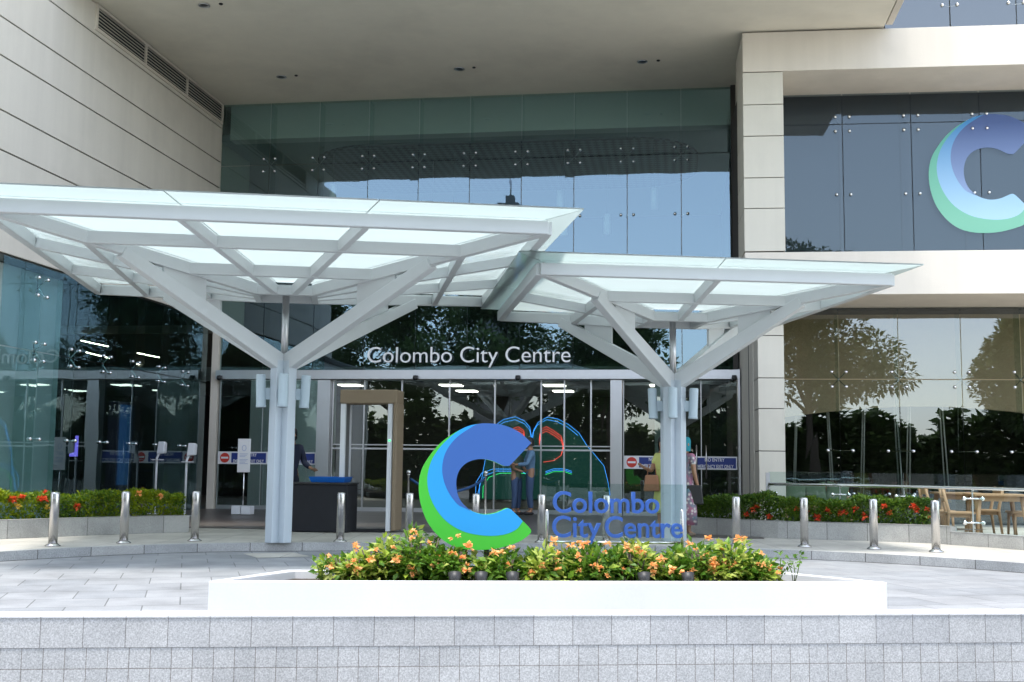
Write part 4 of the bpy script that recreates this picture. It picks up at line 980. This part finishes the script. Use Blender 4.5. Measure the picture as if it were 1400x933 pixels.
# neon outline display inside the hall
def q35(pt, Y): return atY(560+pt[0]/3.5, 560+pt[1]/3.5, Y)
YN = 29.2
nd = empty('neon_display', (q35((700, 400), YN).x, YN, PZ), 'neon outline display of twin domes in blue, red and green inside the hall', 'neon display')
domeL = [(320, 430), (345, 330), (370, 200), (405, 80), (450, 48), (505, 35), (550, 55), (575, 85), (584, 135)]
domeR = [(590, 135), (594, 98), (615, 62), (660, 36), (710, 46), (760, 72), (810, 112), (850, 175), (882, 212), (930, 270), (950, 350), (962, 430)]
pb = [q35(q, YN+.06) for q in domeL+domeR]
c = MB(); c.prism(pb, (0, .08, 0)); obj('back_panel', c, emit('display_panel', (.02, .10, .08), .16), nd)
for pts, mt in ((domeL, 'neon_b'), (domeR, 'neon_b'), ([(x, y+14) for x, y in domeL[2:]], 'neon_b'), ([(x-4, y+13) for x, y in domeR[:7]], 'neon_b')):
    c = MB(); c.tube([q35(q, YN) for q in pts], .0045, 6); obj('neon_tube', c, M[mt], nd)
red = [(620, 150), (628, 95), (655, 82), (690, 102), (725, 128), (736, 165), (725, 220), (690, 245), (640, 252)]
for k in range(3):
    c = MB(); c.tube([q35((x, y+k*11 if i < 6 else y), YN-.02*k) for i, (x, y) in enumerate(red)], .0045, 6); obj('neon_tube', c, M['neon_r'], nd)
    c = MB(); c.tube([q35((x, y+k*10), YN-.02*k) for x, y in ((480, 105), (500, 90), (520, 83), (546, 100), (550, 130))], .0045, 6); obj('neon_tube', c, M['neon_r'], nd)
for k, mt in enumerate(('neon_b', 'neon_b', 'neon_g')):
    c = MB(); c.tube([q35((x+k*17, y+k*10), YN) for x, y in ((316, 405), (318, 350), (345, 305), (400, 285), (520, 286), (548, 305))], .0045, 6); obj('neon_tube', c, M[mt], nd)
    c = MB(); c.tube([q35((x, y+k*7), YN) for x, y in ((650, 298), (690, 284), (740, 284), (776, 296))], .0045, 6); obj('neon_tube', c, M[mt], nd)
# totem sign of white film emblem on the upper wing glass
k_ = .2683
def wmap(q):
    px = 1270+(q[0]-45)*k_; py = 156.5+(q[1]-68)*k_; u, z = wpt(px, py, VU-.01); return u, z
le = empty('window_emblem', TW(Vector((wmap((330, 370))[0], VU, 5.62))), 'translucent C emblem printed on the dark upper glass at the right', 'emblem')
zA, zB = wmap((300, 673))[1], wmap((300, 68))[1]
for pts, nm, v0, c1_, c2_ in ((GREEN, 'green_swoosh', -.005, (.20, .52, .36), (.06, .34, .24)), (CYAN, 'cyan_swoosh', -.0065, (.42, .64, .80), (.02, .20, .46)), (BLUE, 'blue_swoosh', -.008, (.32, .44, .68), (.03, .07, .22))):
    c = MB(); c.prism([TW(Vector((wmap(q)[0], VU+v0, wmap(q)[1]))) for q in catmull_closed(pts)], WV*.001); obj(nm, c, gradz('print_'+nm, c1_, c2_, zA+.3, zB-.2), le)
#--SPLIT5--
# ------------------------------------------------------------------ people
def skin_mesh(name, verts, edges, radii, root, sub=2):
    me = bpy.data.meshes.new(name); me.from_pydata([tuple(v) for v in verts], edges, []); o = bpy.data.objects.new('tmp', me); COL.objects.link(o)
    md = o.modifiers.new('skin', 'SKIN'); sl = me.skin_vertices[0].data if me.skin_vertices else None
    if sl is None:
        bpy.context.view_layer.objects.active = o; bpy.ops.mesh.customdata_skin_add(); sl = me.skin_vertices[0].data
    for i, r_ in enumerate(radii): sl[i].radius = r_ if isinstance(r_, tuple) else (r_, r_); sl[i].use_root = (i == root)
    md.use_smooth_shade = True; sb = o.modifiers.new('sub', 'SUBSURF'); sb.levels = sb.render_levels = sub
    dg = bpy.context.evaluated_depsgraph_get(); m2 = bpy.data.meshes.new_from_object(o.evaluated_get(dg)); bpy.data.objects.remove(o); m2.name = name
    for pl_ in m2.polygons: pl_.use_smooth = True
    return m2
SK = {'tan': simple('skin_tan', (.36, .20, .12), .55, var=.06), 'hair': simple('black_hair', (.012, .010, .009), .5, var=.3)}
def person(label, loc, rz, H, skin, L, Rr, top, bottom, shoes=(.03, .03, .03), dress=None, hair='short', mask=None, female=False, legs=((0, 0), (0, 0)), cap=None):
    """L, Rr: (elbow, wrist, hand direction) offsets in body space, x right, y back, z up, metres for H=1.7; faces -y"""
    k = H/1.7; T = Matrix.Translation(loc) @ Matrix.Rotation(rz, 4, 'Z') @ Matrix.Scale(k, 4)
    root = empty('person', loc, label, 'person')
    sh = .165 if female else .19; hp = .085
    V = [(0, 0, .95), (0, .01, 1.12), (0, .01, 1.32), (0, .005, 1.42), (0, -.005, 1.50), (0, -.02, 1.58), (0, -.02, 1.66)]
    RD = [(.135, .10), (.115, .09), (.15, .10), (.075, .07), (.05, .052), (.072, .088), (.062, .075)]
    Eg = [(i, i+1) for i in range(6)]
    def add(p, r_, par_): V.append(p); RD.append(r_); Eg.append((par_, len(V)-1)); return len(V)-1
    add((0, -.105, 1.565), .016, 5)          # nose
    chains = {}
    for s, (el, wr, hd) in ((-1, L), (1, Rr)):
        a = add((s*sh, .01, 1.38), .055, 2); el = Vector((s*sh, 0, 1.38))+Vector(el); wr = Vector((s*sh, 0, 1.38))+Vector(wr); hd = Vector(hd).normalized()
        b = add(tuple(el), .040, a); c_ = add(tuple(wr), .026, b); pm = wr+hd*.045; c2_ = add(tuple(pm), (.036, .02), c_)
        sd_ = hd.cross(Vector((0, 1, .3))).normalized(); nn = sd_.cross(hd)
        for i, (o_, ln) in enumerate(((-.027, .065), (-.009, .075), (.009, .07), (.027, .055))):
            f0 = add(tuple(pm+hd*.045+sd_*o_), .0095, c2_); f1 = add(tuple(pm+hd*(.045+ln*.5)+sd_*o_*1.1+nn*.006), .0085, f0); add(tuple(pm+hd*(.045+ln*.9)+sd_*o_*1.1+nn*.022), .007, f1)
        t0 = add(tuple(wr+hd*.035+sd_*-.034), .011, c2_); add(tuple(wr+hd*.075+sd_*-.06), .009, t0)
        chains[s] = (Vector((s*sh, .01, 1.38)), el, wr)
    feet = []
    for s, (kx, fy) in ((-1, legs[0]), (1, legs[1])):
        a = add((s*hp, 0, .88), (.088, .09), 0); kn = (s*hp+kx*.5, fy*.5-.015, .48); b = add(kn, .058, a); an = (s*hp+kx, fy+.02, .085); c_ = add(an, .037, b)
        d_ = add((an[0]+s*.012, an[1]-.11, .035), (.036, .026), c_); feet.append((an, kn, (s*hp, 0, .88)))
    me = skin_mesh('person_body', V, Eg, RD, 0); me.transform(T); link_mesh('body', me, SK[skin], root, fixn=False)
    def kid(name, mb, mat, parent=root, bevel=0):
        for i, v in enumerate(mb.v): mb.v[i] = T @ v
        return obj(name, mb, mat, parent, bevel)
    cm = lambda c_, nm: simple(nm, c_, .85, var=.10, sc=30) if isinstance(c_, tuple) else c_
    # eyes and mouth
    for s in (-1, 1):
        e_ = MB(); e_.ball((s*.030, -.098, 1.600), .010, 6, (1, .6, .7)); kid('eye', e_, M['black'])
    mo = MB(); mo.ball((0, -.103, 1.528), .016, 6, (1.2, .35, .3)); kid('mouth', mo, simple('lips', (.26, .10, .08), .5))
    for s in (-1, 1):
        e_ = MB(); e_.ball((s*.078, .0, 1.585), .026, 6, (.35, .7, 1.1)); kid('ear', e_, SK[skin])
    # hair: cap over the skull, open at the face
    h_ = MB(); n = 18; prof = []
    for i in range(9):
        for j in range(n):
            t = 2*math.pi*j/n; fr = math.cos(t-math.radians(270)); lo_ = (1.62 if fr > .45 else (1.47 if hair != 'long' else 1.34)); 
            if hair == 'short' and fr <= .45: lo_ = 1.53
            a_ = i/8*math.pi/2; z_ = lo_+(1.725-lo_)*math.sin(a_); rr_ = .094*math.cos(a_)**.5+.001
            prof.append((rr_*math.cos(t)*.93, -.012+rr_*math.sin(t)*1.08, z_))
    h_.add(prof, [(i*n+j, i*n+(j+1) % n, (i+1)*n+(j+1) % n, (i+1)*n+j) for i in range(8) for j in range(n)], True)
    if hair == 'bun': h_.ball((0, .10, 1.62), .05, 7)
    kid('hair', h_, SK['hair'] if cap is None else simple('head_cloth', cap, .8))
    if mask:
        mk = MB(); mk.ball((0, -.060, 1.545), .062, 8, (1.05, .85, .85)); kid('face_mask', mk, cm(mask, 'mask'))
    # upper garment
    VS = [(0, 0, .80), (0, .01, 1.12), (0, .01, 1.32), (0, .005, 1.425)]; RS = [(.155, .12), (.135, .108), (.168, .118), (.085, .08)]; ES = [(0, 1), (1, 2), (2, 3)]
    for s in (-1, 1):
        a_, el, wr = chains[s]; i = len(VS); full = not female
        VS += [tuple(a_), tuple(el if full else a_.lerp(el, .6))]+([tuple(el.lerp(wr, .85))] if full else []); RS += [.070, .056]+([.043] if full else []); ES += [(2, i), (i, i+1)]+([(i+1, i+2)] if full else [])
    me = skin_mesh('shirt', VS, ES, RS, 1); me.transform(T); link_mesh('shirt' if not dress else 'bodice', me, cm(top, 'top_cloth') , root, fixn=False)
    if dress:
        dm = MB(); dm.lathe((0, .005, 0), [(.150, 1.14), (.152, 1.0), (.175, .9), (.20, .7), (.225, .5), (.235, dress), (.228, dress+.003)], 28, 1, .72); kid('skirt', dm, cm(top, 'dress_cloth'))
    else:
        VP = [(0, 0, 1.03), (0, 0, .90)]; RP = [(.15, .112), (.15, .115)]; EP = [(0, 1)]
        for an, kn, hpv in feet: i = len(VP); VP += [hpv, kn, (an[0], an[1], an[2]+.05)]; RP += [(.098, .102), .072, .058]; EP += [(1, i), (i, i+1), (i+1, i+2)]
        me = skin_mesh('trousers', VP, EP, RP, 0); me.transform(T); link_mesh('trousers', me, cm(bottom, 'trouser_cloth'), root, fixn=False)
    for (an, kn, hpv), s in zip(feet, (-1, 1)):
        f = MB(); f.ball((an[0]+s*.008, an[1]-.06, .038), .05, 8, (.85, 2.4, .8)); kid('shoe', f, cm(shoes, 'shoe_leather'))
    return root
dn = ((-.05, .02, -.27), (-.06, -.06, -.50), (0, -.05, -1)); dnr = ((.05, .02, -.27), (.06, -.06, -.50), (0, -.05, -1))
shirtm = simple('denim_shirt', (.13, .24, .37), .85, var=.2, sc=25)
# man in blue shirt and woman facing each other just inside the doors
p = atZ(731, 702.5, PZ); person('person in a blue long-sleeved shirt and jeans standing by the sliding doors', Vector((p.x-.0, 26.45, PZ)), R(-75), 1.76, 'tan', ((-.04, -.1, -.26), (.03, -.34, -.30), (.1, -1, .1)), ((.04, -.1, -.26), (-.03, -.34, -.27), (-.1, -1, .1)), shirtm, (.05, .09, .17), mask=(.02, .02, .02))
p = atZ(717, 703, PZ); person('person in a green top and jeans facing the one in blue', Vector((p.x-.12, 26.5, PZ)), R(60), 1.62, 'tan', ((-.04, -.06, -.26), (.04, -.28, -.34), (.1, -1, .2)), ((.04, -.06, -.26), (-.04, -.28, -.32), (-.1, -1, .2)), (.10, .14, .09), (.05, .09, .18), female=True, hair='long')
# guard behind the black table
guard = person('person in dark uniform and black face mask behind the black table', Vector((atY(393, 700, 19.45).x, 19.55, PZ)), R(50), 1.72, 'tan', ((-.06, .0, -.27), (-.05, -.16, -.46), (.1, -1, -.4)), ((.06, -.04, -.27), (.06, -.26, -.36), (.1, -1, -.2)), (.015, .02, .05), (.015, .018, .035), mask=(.015, .015, .018))
# two women behind the smaller canopy column
y_ = 18.75; person('person in a pale yellow dress holding a phone behind the canopy column', Vector((atY(908, 700, y_).x, y_, PZ)), R(-40), 1.60, 'tan', ((-.05, -.08, -.26), (-.02, -.30, -.20), (0, -1, .4)), dnr, (.62, .64, .22), None, (.25, .16, .1), dress=.42, female=True, hair='bun')
patt = newmat('patterned_cloth'); pm_, n, l, b = patt; v = coords(n, l); vo_ = n.new('ShaderNodeTexVoronoi'); vo_.inputs['Scale'].default_value = 16; l.new(v, vo_.inputs['Vector'])
l.new(mix(n, l, (.62, .58, .54), mix(n, l, (.12, .22, .26), (.42, .16, .24), ramp(n, l, noise(n, l, 5, 2, v), .4, .6)), ramp(n, l, vo_.outputs['Distance'], .25, .4)), b.inputs['Base Color']); b.inputs['Roughness'].default_value = .85
y_ = 19.2; person('person in a patterned dress with a teal head cloth right of the canopy column', Vector((atY(937, 700, y_).x, y_, PZ)), R(140), 1.60, 'tan', dn, ((.07, .02, -.25), (.05, -.02, -.48), (0, -.05, -1)), pm_, None, (.2, .15, .1), dress=.2, female=True, hair='bun', cap=(.01, .22, .27))
def bag(loc, label, mat, s=1):
    r_ = empty('handbag', loc, label, 'handbag'); x, y, z = loc
    c = MB(); c.prism([(x-.13*s, y, z), (x+.13*s, y, z), (x+.10*s, y, z+.26*s), (x-.10*s, y, z+.26*s)], (0, .1*s, 0)); obj('body', c, mat, r_, .02)
    c = MB(); c.tube([(x-.07*s, y+.05*s, z+.25*s), (x-.05*s, y+.05*s, z+.42*s), (x+.05*s, y+.05*s, z+.42*s), (x+.07*s, y+.05*s, z+.25*s)], .01, 6); obj('strap', c, mat, r_)
p = atY(891, 672, 18.6); bag(Vector((p.x, 18.6, p.z)), 'tan brown handbag hanging beside the yellow dress', simple('tan_leather', (.30, .14, .07), .5))
p = atY(949, 690, 19.05); bag(Vector((p.x, 19.05, p.z)), 'black handbag carried beside the patterned dress', M['rubber'], 1.2)

# ------------------------------------------------------------------ across the street: trees and a tower that the glass mirrors
rt2 = random.Random(21)
def tree(x, y, h, cr, label, nl=19000, seed=0):
    root = empty('tree', (x, y, 0), label, 'tree', 'street trees opposite the entrance'); r_ = random.Random(seed)
    t = MB(); th = h*.42; t.tube([(x, y, -.05), (x+.1, y, th*.5), (x-.05, y+.1, th), (x, y, h*.7)], [.26, .2, .15, .07], 9)
    f = MB(); cl = []
    for i in range(44):
        a_ = r_.uniform(0, 6.28); rr_ = cr*math.sqrt(r_.random()); z_ = h*.42+(h*.58)*r_.random(); rr_ *= (1-.75*max(0, (z_-h*.62)/(h*.4)))
        q = Vector((x+math.cos(a_)*rr_, y+math.sin(a_)*rr_, z_)); cl.append(q)
        if i < 9: t.tube([(x, y, th*.8), (Vector((x, y, th))+q)/2+Vector((0, 0, .3)), q], [.1, .06, .02], 6)
    for q in cl: leafmass(f, q, (cr*.33, cr*.33, h*.085), nl//44, .34, r_, .1)
    obj('trunk', t, M['bark'], root); obj('crown', f, [M['tree']], root, fixn=False)
for i, a_ in enumerate([(-15.6, -9, 12.5, 4.0), (-10.2, -12, 13, 4.2), (-4.2, -11, 11.5, 3.7), (3.2, -12, 7.6, 2.6), (8.8, -10, 12.5, 4.4), (20.8, -11, 9.5, 3.0), (-21, -10, 11, 3.4), (23, -12, 10, 3.4)]):
    x, y, h, cr = a_
    tree(x, y, h, cr, ['tall leafy street tree mirrored at the left of the glass front', 'tallest broad street tree mirrored above the doors', 'leafy street tree mirrored in the middle of the doors', 'small street tree mirrored beside the beige column', 'broad street tree mirrored in the cafe glass', 'low street tree mirrored at the right end of the cafe glass', 'leafy street tree mirrored beyond the left side glass', 'outermost street tree to the right across the street'][i], seed=i+40)
hd = MB()
for _ in range(16000):
    x = rt2.uniform(-34, 34); z = abs(rt2.gauss(0, 1.0))+.1; hd.leaf((x, -15+rt2.uniform(-.9, .9), min(z*1.9, 4.1+.9*math.sin(x*.7)+.6*math.sin(x*1.9)+.3*math.sin(x*6))), (rt2.gauss(0, 1), rt2.gauss(0, 1), .4), .42, .24)
for _ in range(26000):
    x = rt2.uniform(-34, 34); hd.leaf((x, -15.3+rt2.uniform(-.5, .5), rt2.uniform(0, 3.9+.9*math.sin(x*.7)+.6*math.sin(x*1.9)+.3*math.sin(x*6))), (rt2.gauss(0, 1), rt2.gauss(0, .3), .4), .62, .42)
tag(obj('shrub_belt', hd, M['tree'], fixn=False), 'continuous dark belt of shrubs along the far side of the street', 'shrubs', kind='stuff')
tw = empty('tower_block', (-37, -195, 0), 'pale tower block with stepped top and spire mirrored in the upper glass', 'building')
c = MB(); c.box(-42, -32.5, -200, -190, 0, 57.6); obj('shaft', c, M['grey_in'], tw)
c = MB(); c.box(-40, -35, -199, -192, 57.6, 60.4); c.box(-38.8, -36.4, -197, -194, 60.4, 62.6); obj('stepped_top', c, M['grey_in'], tw)
c = MB(); c.tube([(-37.6, -195.5, 62.6), (-37.6, -195.5, 67)], [.35, .1], 6); obj('spire', c, M['inox2'], tw)
